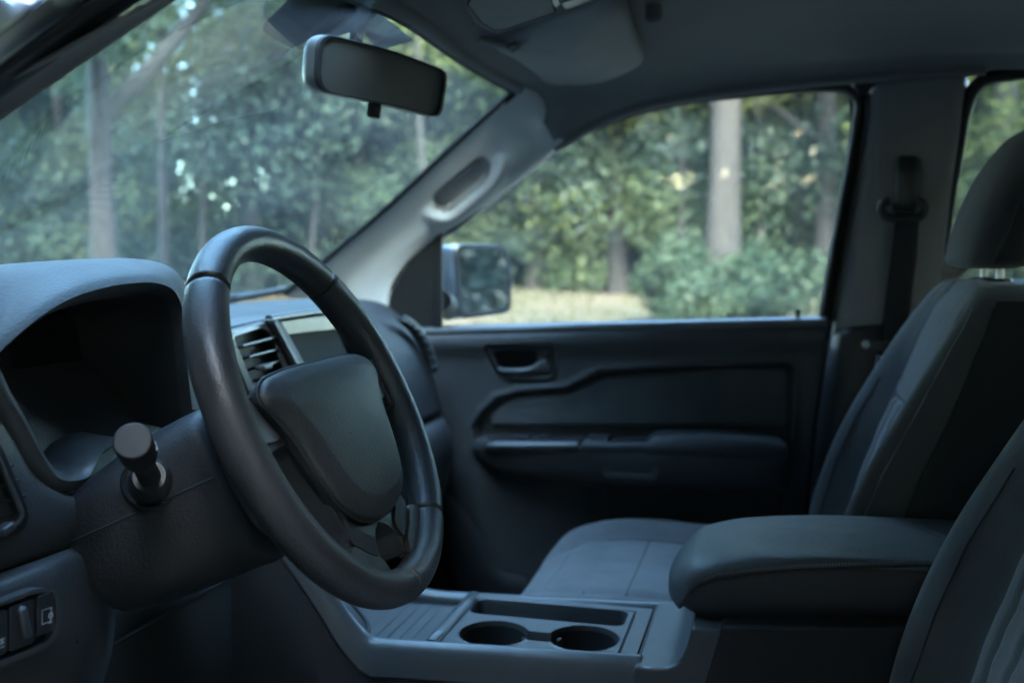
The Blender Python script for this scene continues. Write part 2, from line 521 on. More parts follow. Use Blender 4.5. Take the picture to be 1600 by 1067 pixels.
for (y0, xx) in ((93, -.685), (70, -.70), (46, -.72), (20, -.735), (-10, -.76)):
    q0 = U(0, y0, x=xx); q1 = U(130 - (93 - y0) * 1.35, 0, x=xx + .045); dd = q1 - q0
    rowsC.append([q0 - dd * 4.5, q0 - dd, q0, q1, q1 + dd, q1 + dd * 4])
sheet('body_flange', rowsC[:3], node_mat('dark_body_flange', (.035, .04, .05), .35), shell, 30, 10, thick=.004)
sheet('painted_pillar', rowsC[2:], 'bodypaint', shell, 30, 10, thick=.004)

# roof lining
ROOFZ = 1.725
def rail(px, py, x=.688): return U(px, py, x=x)
RT = [rail(866, 232, .682), rail(930, 196), rail(1000, 168), rail(1080, 151), rail(1180, 138), rail(1290, 127), rail(1350, 122), rail(1420, 118), rail(1540, 110), V(.69, -.8, 1.64), V(.66, -1.3, 1.60)]
def rowx(x, dz, f=1.0, front=None):
    ss = [None, .40, .30, .2, .1, 0, -.1, -.2, -.5, -.9, -1.3]
    o = []
    for s in ss:
        if s is None: o.append(front)
        else:
            b = ROOFZ - .03 * max(0, s - .12) / .3 * 1.2 - .06 * max(0, -s - .3)
            o.append(V(x, s, b - dz))
    return o
rows = [rowx(-.70, .06, front=V(-.60, .30, 1.58)), rowx(-.60, .02, front=WL[4] + V(0, -.01, 0)), rowx(-.3, .004, front=WQ[4] + V(0, -.012, -.002)), rowx(0, 0, front=WC[4] + V(0, -.012, -.002)), rowx(.3, .004, front=WE[4] + V(0, -.012, -.002)),
        rowx(.50, .014, front=WR[4] + V(-.08, -.008, .002)), rowx(.61, .035, front=WR[4] + V(.012, -.012, 0))]
lip = [p + V(-.028, 0, .022) for p in RT]
rows += [lip, RT]
sheet('headliner', rows, 'roof', shell, 60, 60, thick=.004, off=1)
# light lower lip of the lining above the door window + black seal
tube('roof_rail_trim', [p + V(.002, 0, -.002) for p in RT[:9]], .007, 'bpillar', shell, n=10, nv=60)

hp = spline([WL[4], WC[4], WR[4]], 7)
sk_ = []
for p_, ze_ in zip([V(-.78, 0, 0)] + hp[1:-1] + [V(.66, hp[-1].y - .02, hp[-1].z), V(.73, .34, 1.60), V(.80, .28, 1.56)], (1.63, 1.76, 1.785, 1.79, 1.785, 1.77, 1.745, 1.70, 1.645)):
    f_ = V(p_.x, p_.y + .016, p_.z + .010) if abs(p_.x) < .7 else V(p_.x, .30, ze_ - .06)
    sk_.append([f_, V(p_.x, .30 if abs(p_.x) < .7 else .2, ze_ - (.028 if abs(p_.x) < .7 else .02)), V(p_.x, .05, ze_), V(p_.x, -.5, ze_), V(p_.x, -1.32, ze_ - .06)])
sk_ = sk_[:-2] + [[p + V(-.004, 0, .045) for p in RT], [p + V(.055, 0, .034) for p in RT]]
sheet('roof_skin', sk_, 'paint', shell, 30, 40, thick=.003)
# rear shell: back wall, rear glass, floor, bulkhead, rocker
mk('back_wall', [V(-.72, -1.32, .6), V(.72, -1.32, .6), V(.72, -1.32, 1.2), V(-.72, -1.32, 1.2)], [(0, 1, 2, 3)], 'hard', shell, thick=.02)
mk('rear_window', [V(-.62, -1.30, 1.21), V(.62, -1.30, 1.21), V(.56, -1.27, 1.56), V(-.56, -1.27, 1.56)], [(0, 1, 2, 3)], 'sideglass', shell)
mk('floor_carpet', [V(-.74, -1.32, .60), V(.74, -1.32, .60), V(.74, 1.0, .60), V(-.74, 1.0, .60)], [(0, 1, 2, 3)], 'carpet', shell, thick=.03, off=-1)
mk('bulkhead', [V(-.74, .98, .60), V(.74, .98, .60), V(.74, 1.0, 1.24), V(-.74, 1.0, 1.24)], [(0, 1, 2, 3)], 'carpet', shell, thick=.02)
boxm('rear_bench', (0, -1.0, .78), AX3, (1.3, .48, .22), 'fabric', shell, bevel=.05)
boxm('rear_bench_back', (0, -1.22, 1.05), (V(1, 0, 0), V(0, 1, -.15), V(0, .15, 1)), (1.3, .14, .5), 'fabric', shell, bevel=.05)
sheet('hood', [[V(-.7, 1.12, 1.16), V(0, 1.18, 1.16), V(.7, 1.12, 1.16)], [V(-.72, 1.6, 1.12), V(0, 1.65, 1.14), V(.72, 1.6, 1.12)], [V(-.72, 2.2, .98), V(0, 2.3, 1.02), V(.72, 2.2, .98)]], 'paint', shell, 12, 12, thick=.01)
# side kick trim in the passenger footwell
sheet('kick_panel', [UX(.70, [(690, 765), (720, 790), (760, 850), (790, 890), (830, 900)]), UX(.69, [(690, 800), (712, 830), (745, 880), (780, 905), (830, 915)]), UX(.69, [(680, 850), (700, 900), (740, 950), (800, 960), (840, 960)])], 'hard', shell, 16, 8, thick=.004)
tube('wiper', [V(.16, 1.07, 1.262), V(.36, 1.055, 1.268), V(.60, 1.0, 1.275)], .008, 'blackmatte', shell, n=8, nv=14)

# body sides that close the cab: right sill and pillar base, driver side front and rear
boxm('body_side', (.775, -.55, .90), AX3, (.02, 1.5, .60), 'paint', shell, bevel=.004)
boxm('body_side', (.775, .55, .90), AX3, (.02, .60, .60), 'paint', shell, bevel=.004)
boxm('footwell_side', (-.755, .82, .92), AX3, (.03, .42, .64), 'carpet', shell, bevel=.004)
boxm('footwell_side', (.765, .90, .92), AX3, (.03, .26, .64), 'carpet', shell, bevel=.004)
boxm('driver_pillar', (-.735, -.40, 1.10), AX3, (.10, .20, 1.02), 'bpillar', shell, bevel=.02)
sheet('roof_side', [[V(-.70, .30, 1.60), V(-.71, 0, 1.655), V(-.71, -.6, 1.65), V(-.69, -1.3, 1.60)], [V(-.72, .32, 1.56), V(-.735, 0, 1.615), V(-.735, -.6, 1.61), V(-.71, -1.3, 1.56)], [V(-.76, .32, 1.58), V(-.77, 0, 1.63), V(-.77, -.6, 1.63), V(-.75, -1.3, 1.58)]], 'paint', shell, 20, 10, thick=.006)
slab('pillar_post', UX(.765, [(1334, 130), (1420, 126), (1400, 300), (1370, 520), (1350, 900), (1250, 900), (1284, 500), (1316, 310), (1336, 190)]), (.012, 0, 0), 'blackmatte', shell, bevel=0)
sheet('roof_side', [[p + V(.008, 0, .012) for p in RT], [p + V(.05, 0, .014) for p in RT], [p + V(.09, 0, .02) for p in RT]], 'blackmatte', shell, 60, 6, thick=.006)
# door pillar between the passenger windows
bp_rows = [
    UX(.735, [(1356, 150), (1352, 200), (1338, 300), (1318, 420), (1304, 500), (1280, 640), (1262, 830)]),
    UX(.705, [(1362, 140), (1357, 200), (1345, 300), (1326, 420), (1312, 500), (1290, 640), (1270, 830)]),
    UX(.690, [(1372, 132), (1368, 200), (1357, 300), (1340, 420), (1326, 500), (1306, 640), (1290, 830)]),
    UX(.683, [(1400, 124), (1396, 200), (1386, 300), (1370, 420), (1358, 500), (1345, 640), (1330, 830)]),
    UX(.686, [(1450, 120), (1446, 200), (1436, 300), (1426, 420), (1416, 500), (1400, 640), (1390, 830)]),
    UX(.690, [(1502, 120), (1494, 200), (1480, 300), (1466, 420), (1456, 500), (1450, 640), (1440, 830)]),
    UX(.73, [(1512, 122), (1506, 200), (1492, 300), (1480, 420), (1466, 500), (1460, 640), (1450, 830)])]
bpg = patch(bp_rows, 70, 40)
def cut(g, a, b): return [r[a:b] for r in g]
# split at the waist: pale trim above, dark plastic below
zz = [bpg[20][i].z for i in range(70)]
k = next(i for i in range(70) if proj(bpg[20][i])[1] > 503)
grid('door_pillar_trim', cut(bpg, 0, k + 1), 'bpillar', shell, thick=.003)
grid('lower_pillar_trim', [[p + V(-.004, 0, 0) for p in r] for r in cut(bpg, k, 70)], 'dash', shell, thick=.003)
tube('pillar_joint', [r[k] + V(-.001, 0, 0) for r in bpg], .0022, 'rubber', shell, n=6)

# ================================================================== PASSENGER DOOR
door = thing('passenger_door', 'closed dark passenger door with long armrest, below the window facing the forest', 'car door', (.70, .2, .62))
XD = .705
def D(px, py, x=XD): return U(px, py, x=x)
top_edge = [D(560, 517), D(690, 511), D(800, 508), D(900, 505), D(1000, 503), D(1150, 499), D(1292, 496)]
rear_edge = [D(1292, 496), D(1285, 560), D(1268, 680), D(1236, 820), D(1225, 900)]
NS, NZ = 240, 150
ze = np.linspace(0, 1, NZ)
topS = np.array([[p.y, p.z] for p in top_edge]); topS = topS[np.argsort(topS[:, 0])]
reS = np.array([[p.y, p.z] for p in rear_edge]); reS = reS[np.argsort(reS[:, 1])]
S = np.zeros((NZ, NS)); Zz = np.zeros((NZ, NS))
for i in range(NS):
    u = i / (NS - 1)
    for _ in range(1):
        s_top = reS[-1, 0] * (1 - u) + .82 * u
        zt = np.interp(s_top, topS[:, 0], topS[:, 1])
    Zz[:, i] = .62 + (zt - .62) * ze
    s_r = np.interp(Zz[:, i], reS[:, 1], reS[:, 0])
    S[:, i] = s_r * (1 - u) + .82 * u
def poly(pts): return [(D(a, b).y, D(a, b).z) for a, b in pts]
ins_px = [(738, 668), (752, 645), (775, 622), (810, 612), (885, 606), (912, 592), (935, 580), (1000, 576), (1140, 569), (1228, 566), (1240, 574), (1241, 600), (1236, 690), (1230, 720), (1000, 730), (760, 720), (742, 700)]
d_ins = sdf(S, Zz, poly(ins_px))
hand_px = round_poly([Vector(p) for p in ((757, 540), (866, 538), (869, 596), (796, 598), (770, 575))], 14, 4)
d_h = sdf(S, Zz, poly([(p.x, p.y) for p in hand_px]))
low_px = [(950, 762), (1225, 768), (1212, 812), (1190, 900), (960, 900)]
d_low = sdf(S, Zz, poly(low_px))
ztop = Zz[-1:, :]
dz = ztop - Zz
x = np.full(S.shape, XD)
x += .030 * (1 - sstep(.0, .024, dz)) ** 2              # rolled top edge
x -= .010 * np.exp(-((dz - .035) / .022) ** 2)           # padded shoulder under it
x += .016 * (1 - sstep(-.012, .004, d_ins))              # insert pressed in
x -= .006 * np.exp(-(d_ins / .010) ** 2) * (d_ins > -.02)
x += .004 * np.exp(-((d_ins + .010) / .004) ** 2)
x += .030 * (1 - sstep(-.003, .002, d_h))
x += .012 * (1 - sstep(-.006, .003, d_low))
x += .03 * sstep(.25, .55, dz) * 0.6
pan = grid('door_panel', [[V(x[j, i], S[j, i], Zz[j, i]) for i in range(NS)] for j in range(NZ)], 'door', door, sharp=70)
# padded insert of smoother cloth
gi = [[None] * 60 for _ in range(30)]
insp = UX(XD + .004, [(800, 622), (888, 616), (918, 602), (940, 590), (1000, 585), (1140, 578), (1224, 575), (1232, 582), (1230, 664), (1000, 664), (770, 664), (766, 648)])
slab('door_insert', round_poly(insp, .012, 4), (.01, 0, 0), 'fabric', door, bevel=.004)
# belt moulding, window seal, lock pin
tube('belt_moulding', [p + V(.010, 0, -.010) for p in top_edge], .014, 'belt', door, n=20, nv=50, squash=(V(0, 0, 1), .8))
tube('window_seal', [p + V(.036, 0, -.004) for p in top_edge], .005, 'rubber', door, n=8, nv=40)
lk = D(1247, 496)
lathe('lock_pin', lk + V(.012, 0, -.006), (0, 0, 1), [(.0035, 0), (.0035, .012), (.0048, .014), (.0048, .020), (.002, .022), (.0001, .0222)], 'blackmatte', door, n=12)
# window frame: black channel round the glass
wf = [D(684, 512, .725), D(684, 372, .725), D(712, 352, .722), D(800, 280, .715), D(880, 222, .71), D(950, 190, .71), D(1030, 165, .71), D(1150, 148, .71), D(1290, 137, .71), D(1325, 141, .71), D(1340, 158, .712), D(1337, 200, .714), D(1318, 310, .718), D(1298, 420, .722), D(1285, 500, .725)]
tube('window_frame', [p for p in wf], .0085, 'rubber', door, n=10, nv=110, squash=(V(1, 0, 0), 1.4))
wf2 = [D(1342, 150, .725), D(1342, 200, .73), D(1325, 310, .735), D(1306, 420, .74), D(1293, 500, .74)]
sheet('window_frame', [[p + V(0, .016, 0) for p in wf2], wf2, [p + V(.0, -.018, 0) for p in wf2]], 'rubber', door, 20, 6, thick=.012)
sheet('frame_trim', [[p + V(-.02, -.006, 0) for p in wf2], [p + V(-.024, -.014, 0) for p in wf2], [p + V(-.012, -.026, 0) for p in wf2]], 'smooth', door, 20, 6, thick=.004)
gl = [p + V(.018, 0, 0) for p in wf]
mk('window_glass', gl, [tuple(range(len(gl)))], 'sideglass', door, smooth=False)
# black mirror sail in the front corner
slab('mirror_sail', round_poly(UX(.712, [(598, 520), (612, 455), (640, 405), (682, 364), (686, 515)]), .012, 4), (.02, 0, 0), 'rubber', door, bevel=.006)
slab('sail_strip', UX(.706, [(676, 515), (678, 372), (690, 362), (690, 515)]), (.01, 0, 0), 'rubber', door, bevel=.003)

# inside handle
hb_o = [U(p.x, p.y, x=XD - .004) for p in hand_px]
hc = Vector((820, 568))
hb_i = [U(hc.x + (p.x - hc.x) * .82, hc.y + (p.y - hc.y) * .70, x=XD - .004) for p in hand_px]
frame_ring('handle_bezel', hb_o, hb_i, (.012, 0, 0), 'smooth', door, bevel=.003)
hcup = [U(hc.x + (p.x - hc.x) * .9, hc.y + (p.y - hc.y) * .85, x=XD + .022) for p in hand_px]
slab('handle_cup', hcup, (.004, 0, 0), 'blackmatte', door, bevel=0)
lev = sheet('door_lever', [[U(778, 575, x=XD - .002), U(800, 576, x=XD - .006), U(826, 574, x=XD - .006), U(842, 566, x=XD - .002), U(856, 560, x=XD + .006)],
                     [U(778, 578, x=XD - .006), U(800, 580, x=XD - .010), U(826, 579, x=XD - .010), U(846, 574, x=XD - .004), U(860, 572, x=XD + .004)],
                     [U(780, 583, x=XD - .002), U(800, 585, x=XD - .004), U(828, 584, x=XD - .004), U(850, 582, x=XD), U(862, 584, x=XD + .008)]], 'trim', door, 24, 8, thick=.005)
slab('lock_button', round_poly(UX(XD + .004, [(838, 546), (852, 546), (854, 566), (840, 568)]), .003, 3), (.012, 0, 0), 'trim', lev, bevel=.002)

# armrest
def arm_ring(px, ytop, ybot, xin, xo=.712):
    pf = U(px, ytop, x=xin); pb = U(px, ybot, x=xin + .02)
    s = pf.y; zt, zb = pf.z, pb.z
    h = zt - zb
    return [V(xo, s, zt), V((xo + xin) / 2, s, zt + .002), V(xin + .012, s, zt), V(xin + .002, s, zt - .006), V(xin, s, zt - .018), V(xin + .004, s, zt - h * .45), V(xin + .014, s, zt - h * .75), V(xin + .034, s, zb), V(xo, s, zb - .01)]
arm_rings = [arm_ring(738, 690, 722, .698), arm_ring(746, 688, 726, .672), arm_ring(764, 690, 738, .652), arm_ring(820, 694, 752, .640), arm_ring(905, 696, 758, .632), arm_ring(1000, 697, 764, .628), arm_ring(1120, 696, 768, .630), arm_ring(1200, 695, 768, .638), arm_ring(1226, 694, 764, .652), arm_ring(1234, 694, 758, .692)]
arm = loft('armrest', arm_rings, 'door', door, n=48, nv=60)
# switch plate with its satin edge, pull cup, pad
def aT(px, dx, dz=0.0):
    p = U(px, 695, x=.632); return V(.632 + dx, p.y, p.z + dz)
swp = round_poly([aT(752, .030, .003), aT(765, .010, .003), aT(905, .004, .003), aT(905, .066, .003), aT(760, .066, .003)], .008, 4)
plate = slab('switch_plate', swp, (0, 0, .004), 'smooth', door, bevel=.001)
sheet('satin_edge', [[aT(749, .030, .004), aT(760, .012, .005), aT(800, .006, .006), aT(906, .000, .006)], [aT(748, .024, -.003), aT(758, .006, -.003), aT(800, -.002, -.003), aT(906, -.005, -.003)], [aT(750, .028, -.012), aT(759, .012, -.013), aT(800, .004, -.014), aT(906, .001, -.014)]], 'trim', door, 30, 8, thick=.002)
for px in (812, 846):
    c = aT(px, .036, .009)
    boxm('window_switch', c, (V(0, 1, 0), V(1, 0, 0), V(0, .12, 1)), (.026, .018, .007), 'smooth', plate, bevel=.002)
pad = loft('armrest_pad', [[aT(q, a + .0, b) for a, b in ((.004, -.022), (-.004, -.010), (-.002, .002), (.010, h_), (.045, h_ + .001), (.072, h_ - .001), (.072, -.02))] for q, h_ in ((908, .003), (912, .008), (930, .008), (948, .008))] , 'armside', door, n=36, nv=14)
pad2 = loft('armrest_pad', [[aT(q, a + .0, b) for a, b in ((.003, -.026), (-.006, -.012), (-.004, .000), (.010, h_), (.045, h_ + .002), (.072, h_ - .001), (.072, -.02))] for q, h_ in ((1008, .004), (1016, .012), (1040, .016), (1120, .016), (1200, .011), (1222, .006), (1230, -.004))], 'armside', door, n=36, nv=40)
loft('pull_lip', [[aT(q, a, b) for a, b in ((.004, -.022), (-.005, -.010), (-.003, .001), (.006, .005), (.014, .003), (.016, -.012))] for q in (946, 975, 1010)], 'armside', door, n=24, nv=8)
slab('pull_cup', [aT(948, .016, .001), aT(1008, .016, .001), aT(1008, .070, .001), aT(948, .070, .001)], (0, 0, .001), 'blackmatte', door, bevel=0)
# small grip slot below the armrest
so_ = round_poly(UX(.632, [(938, 719), (1032, 722), (1026, 750), (944, 746)]), .006, 4)
si_ = round_poly(UX(.632, [(946, 723), (1020, 725), (1016, 742), (952, 739)]), .004, 4)
frame_ring('grip_slot', so_, si_, (.012, 0, 0), 'trim', door, bevel=.002)
slab('grip_slot_floor', UX(.636, [(945, 738), (1020, 740), (1016, 748), (950, 745)]), (.002, 0, .006), 'trim', door, bevel=0)
# door mirror outside
mh = [(0, .0), ]
def mring(px_c, py_c, wpx, hpx, xx, sh=0):
    pts = round_poly([Vector((px_c - wpx / 2, py_c - hpx / 2 + sh)), Vector((px_c + wpx / 2 * .92, py_c - hpx / 2 + 2)), Vector((px_c + wpx / 2, py_c + hpx / 2 - 6)), Vector((px_c - wpx / 2 * .80, py_c + hpx / 2))], [12 * wpx / 90, 30 * wpx / 90, 16 * wpx / 90, 22 * wpx / 90], 8)
    return [U(p.x, p.y, x=xx) for p in pts]
XM = .93
# the mirror looks back along the car: ring faces lie in a plane turned 75 degrees from the door
mn = V(-.42, -.90, .02).normalized(); mu_ = mn.cross(V(0, 0, 1)).normalized()
mc = U(752, 440, x=XM)
def mloc(a, b, d): return mc - mu_ * (a * 1.06) + V(0, 0, 1) * (b * 1.16 + .004) - mn * d
def mshape(sc, d, ox=0, oz=0):
    P = round_poly([Vector((-.088, .066)), Vector((.070, .066)), Vector((.092, .03)), Vector((.092, -.066)), Vector((-.072, -.072))], [.03, .03, .03, .022, .03], 7)
    return [mloc(p.x * sc + ox, p.y * sc + oz, d) for p in P]
def orient(a): return a
rings = [mshape(.985, -.004), mshape(1.0, .0), mshape(1.03, .03), mshape(.98, .065, .0), mshape(.80, .095), mshape(.45, .112)]
mir = loft('door_mirror', rings, 'paint', door, n=60, nv=26)
frame_ring('mirror_rim', mshape(1.0, -.006), mshape(.86, -.006), mn * -.01, 'blackmatte', mir, bevel=.003)
ms = mshape(.90, -.0045)
mk('mirror_glass', ms, [tuple(range(len(ms)))], 'mirror', mir, smooth=False)
arm_m = tube('mirror_arm', [U(690, 470, x=.74), mloc(-.05, -.05, .05)], [.02, .03], 'blackmatte', mir, n=12)

# rear door behind the pillar
rdoor = thing('rear_passenger_door', 'rear passenger door with window behind the headrest', 'car door', (.72, -.7, .62))
rw = UX(.72, [(1500, 215), (1508, 165), (1530, 130), (1580, 118), (1700, 112), (1820, 130), (1830, 420), (1470, 470), (1476, 380)])
mk('window_glass', rw, [tuple(range(len(rw)))], glass_mat('tinted_rear_glass', (.42, .47, .42), .02), rdoor, smooth=False)
tube('window_frame', [p + V(-.012, 0, 0) for p in UX(.72, [(1460, 470), (1470, 385), (1496, 225), (1508, 165), (1530, 130), (1580, 118), (1700, 112), (1800, 118)])], .012, 'rubber', rdoor, n=10, nv=60)
tube('chrome_edge', UX(.705, [(1484, 214), (1492, 222), (1502, 232)]), .004, 'metal', rdoor, n=8)
rp = UX(.715, [(1452, 455), (1560, 440), (1700, 436), (1830, 434)])
sheet('door_panel', [rp, [p + V(-.03, 0, -.03) for p in rp], [V(.69, p.y, .9) for p in rp], [V(.70, p.y, .62) for p in rp]], 'dash', rdoor, 20, 20, thick=.004)
sheet('quarter_trim', [UX(.70, [(1460, 402), (1490, 398), (1530, 400)]), UX(.695, [(1458, 430), (1490, 425), (1522, 410)]), UX(.70, [(1456, 445), (1480, 440), (1500, 430)])], 'bpillar', rdoor, 8, 8, thick=.006)

ldoor = thing('rear_driver_door', 'closed rear door on the driver side behind the driver seat', 'car door', (-.75, -.9, .62))
boxm('door_panel', (-.745, -.92, .92), AX3, (.06, .80, .60), 'dash', ldoor, bevel=.015)
mk('window_glass', [V(-.745, -.50, 1.21), V(-.745, -1.30, 1.21), V(-.715, -1.26, 1.58), V(-.715, -.50, 1.61)], [(0, 1, 2, 3)], bpy.data.materials['tinted_rear_glass'], ldoor, smooth=False)
tube('window_frame', [V(-.745, -.50, 1.21), V(-.715, -.50, 1.61), V(-.715, -1.26, 1.58), V(-.745, -1.30, 1.21)], .014, 'rubber', ldoor, n=8, closed=True)
odoor = thing('driver_door', 'driver door swung wide open at the front of its opening', 'car door', mat4=Matrix.Translation(V(-.78, .72, .62)) @ Matrix.Rotation(R(-68), 4, 'Z'))
_im = odoor.matrix_basis
boxm('door_panel', _im @ V(-.02, -.50, .29), (_im.to_3x3() @ V(1, 0, 0), _im.to_3x3() @ V(0, 1, 0), V(0, 0, 1)), (.09, 1.0, .60), 'dash', odoor, bevel=.02)
_wf = [_im @ V(0, a, b) for a, b in ((-.12, .60), (-.48, .96), (-.98, 1.0), (-1.0, .60))]
tube('window_frame', _wf, .016, 'rubber', odoor, n=8, closed=True)
mk('window_glass', _wf, [(0, 1, 2, 3)], 'sideglass', odoor, smooth=False)
# ================================================================== DASHBOARD
dash = thing('dashboard', 'dark soft grained dashboard with hooded instrument pod, vents and a blank screen', 'dashboard', (0, .8, .95))
# upper pad across the car: rows run left to right
def drow(pts): return pts
xs = [-.70, -.56, -.38, -.24, -.18, -.14, -.06, .06, .16, .20, .26, .40, .52, .60, .65, .68, .70, .72]
def prof(name_s, name_z): pass
# columns: (s,z) profile at each x, from windscreen base to lower rear edge
def dcol(x):
    e = max(0, (x - .61) / .1)                       # rounded right-hand end
    el = max(0, (-.50 - x) / .2)
    bow = .03 * (1 - (x / .7) ** 2)
    k = .045 * e * e + .03 * el * el
    rc = .07 * float(sstep(-.19, -.15, x) * (1 - sstep(.19, .25, x)))
    return [V(x, 1.08 + bow, 1.225), V(x, .98 + bow, 1.262 - .3 * k), V(x, .90 + bow + .2 * k, 1.268 - .5 * k), V(x, .80 + bow + .4 * k, 1.272 - .8 * k), V(x, .735 + bow * .6 + k, 1.262 - .9 * k), V(x, .700 + bow * .3 + 1.2 * k + rc * .2, 1.235 - .6 * k),
            V(x, .672 + k + rc, 1.19 - .3 * k), V(x, .645 + k + rc * 1.2, 1.13), V(x, .628 + k + rc * 1.2, 1.07), V(x, .624 + k + rc * 1.2, 1.05)]
cols = [dcol(x_) for x_ in xs]
rows = [[c[i] for c in cols] for i in range(len(cols[0]))]
sheet('dash_pad', rows, 'dash_soft', dash, 80, 60, thick=.004, off=-1)
# lower dash: glovebox bulge
def gcol(x):
    e = max(0, (x - .60) / .1)
    k = .04 * e * e
    return [V(x, .640 + k, 1.045), V(x, .612 + k, 1.035), V(x, .598 + k, 1.00), V(x, .602 + k, .94), V(x, .63 + k, .86), V(x, .70 + k, .80)]
xs2 = [.10, .2, .3, .45, .55, .62, .67, .70]
gc = [gcol(a) for a in xs2]
sheet('glovebox', [[c[i] for c in gc] for i in range(6)], 'dash', dash, 40, 30, thick=.004, off=-1)
tube('dash_groove', [V(a, .632 + (.055 * max(0, (a - .5) / .2) ** 2), 1.049) for a in np.linspace(.1, .69, 20)], .006, 'rubber', dash, n=8)
# defroster slot strip along the screen base
sl = slab('defroster_tray', round_poly([V(-.50, .93, 1.2775), V(.42, .93, 1.2775), V(.40, .99, 1.274), V(-.48, .99, 1.274)], .02, 4), (0, 0, .004), 'smooth', dash, bevel=.001)
for i in range(24):
    a = -.45 + i * .036
    boxm('grille_slat', (a, .96, 1.282), AX3, (.006, .045, .005), 'blackmatte', sl, bevel=0)

# end vent on the far right
ve = thing if 0 else None
vpts_o = UX(.605, [(628, 497), (642, 494), (664, 512), (686, 550), (691, 578), (686, 590), (672, 588), (655, 545)])
vf = [p + V(-.024, -.014, .003) for p in (U(620, 500, y=.694), U(638, 511, y=.684), U(655, 533, y=.672), U(667, 560, y=.659), U(673, 582, y=.649))]
vent = tube('air_vent', vf, [.006, .009, .011, .010, .007], 'blackmatte', dash, n=14, nv=26)
tube('vent_rim', [p + V(.012, -.004, .005) for p in vf], .0035, 'trim', vent, n=10, nv=26)
for t in np.linspace(.08, .92, 8):
    q = spline(vf, 50)[int(t * 49)]
    boxm('vane', q + V(-.004, -.008, 0), (V(1, -.25, 0), V(.25, 1, 0), V(0, .2, 1)), (.018, .007, .0035), 'smooth', vent, bevel=.001)

# centre stack
YS = .640
def CS(px, py, y=YS): return U(px, py, y=y)
stack = slab('centre_panel', round_poly([CS(345, 512, .674), CS(415, 497, .676), CS(540, 486, .678), CS(585, 500, .676), CS(640, 700, .645), CS(420, 760, .636)], .012, 4), (0, .05, 0), 'dash', dash, bevel=.006)
# surround frame
fo = round_poly([CS(352, 520, .652), CS(416, 503, .652), CS(440, 512, .65), CS(482, 606, .635), CS(400, 640, .635)], .006, 4)
fi = round_poly([CS(366, 527, .650), CS(410, 512, .650), CS(424, 522, .648), CS(452, 596, .635), CS(402, 615, .635)], .006, 4)
v1 = frame_ring('air_vent', fo, fi, (0, .012, 0), 'trim', dash, bevel=.003)
bk = round_poly([CS(362, 525, .662), CS(414, 509, .662), CS(426, 520, .66), CS(456, 600, .65), CS(400, 620, .65)], .004, 3)
slab('vent_duct', bk, (0, .004, 0), 'blackmatte', v1, bevel=0)
for (a, b, c, d) in ((372, 543, 424, 529), (382, 560, 434, 546), (391, 577, 443, 563), (400, 594, 450, 580)):
    p, q = CS(a, b, .650), CS(c, d, .650)
    boxm('vane', (p + q) / 2, (q - p, V(0, 1, -.35), V(0, .35, 1)), ((q - p).length, .016, .0035), 'smooth', v1, bevel=.001)
boxm('vent_tab', CS(414, 573, .638), (CS(424, 570) - CS(404, 575), V(0, 1, 0), V(0, 0, 1)), (.022, .012, .007), 'trim', v1, bevel=.002)
sheet('stack_spine', [[CS(414, 500, .652), CS(436, 540, .645), CS(458, 580, .636), CS(480, 625, .628)], [CS(424, 499, .642), CS(446, 540, .635), CS(468, 580, .626), CS(492, 625, .618)], [CS(436, 500, .652), CS(458, 540, .645), CS(480, 580, .636), CS(504, 625, .628)]], 'dash', dash, 20, 10, thick=.004)
sc_o = round_poly([CS(430, 502, .652), CS(560, 488, .652), CS(596, 590, .632), CS(480, 612, .632)], .006, 4)
sc_i = round_poly([CS(448, 523, .650), CS(536, 513, .650), CS(568, 582, .634), CS(486, 596, .634)], .004, 4)
scr = frame_ring('screen_surround', sc_o, sc_i, (0, .012, 0), 'smooth', dash, bevel=.003)
slab('screen', [CS(444, 520, .657), CS(541, 509, .657), CS(574, 586, .641), CS(482, 600, .641)], (0, .004, 0), 'screen', scr, bevel=0)
tube('stack_top_trim', [CS(420, 499, .648), CS(480, 490, .648), CS(545, 482, .648)], .006, 'trim', dash, n=10)

# instrument pod
def PY(px, py, y): return U(px, py, y=y)
lip_px = [(-70, 640), (-30, 580), (0, 546), (50, 502), (100, 470), (150, 452), (200, 443), (245, 443), (270, 454), (282, 478), (287, 520), (292, 580), (300, 650)]
crest_px = [(-90, 470), (-45, 428), (0, 420), (55, 411), (110, 406), (155, 404), (195, 404), (240, 411), (266, 426), (281, 450), (289, 500), (296, 570), (306, 650)]
lipY, crY = .600, .665
lipP = [PY(a, b, lipY + .01 * (i < 3)) for i, (a, b) in enumerate(lip_px)]
crP = [PY(a, b, crY) for a, b in crest_px]
midP = [(p + q) / 2 + V(0, -.006, .006) for p, q in zip(lipP, crP)]
backP = [V(p.x * 1.02 - .0, .80, min(p.z - .012, 1.325)) for p in crP]
back2 = [V(p.x * 1.05, .93, min(p.z - .05, 1.275)) for p in crP]
lip2 = [p + V(0, .012, -.009) for p in lipP]
cc = V(-.38, .70, 1.20)
hood = sheet('instrument_hood', [back2, backP, crP, midP, [p + V(0, .001, .004) for p in lipP], [p + V(0, -.0015, -.002) for p in lipP], lip2], 'dash_soft', dash, 90, 50)
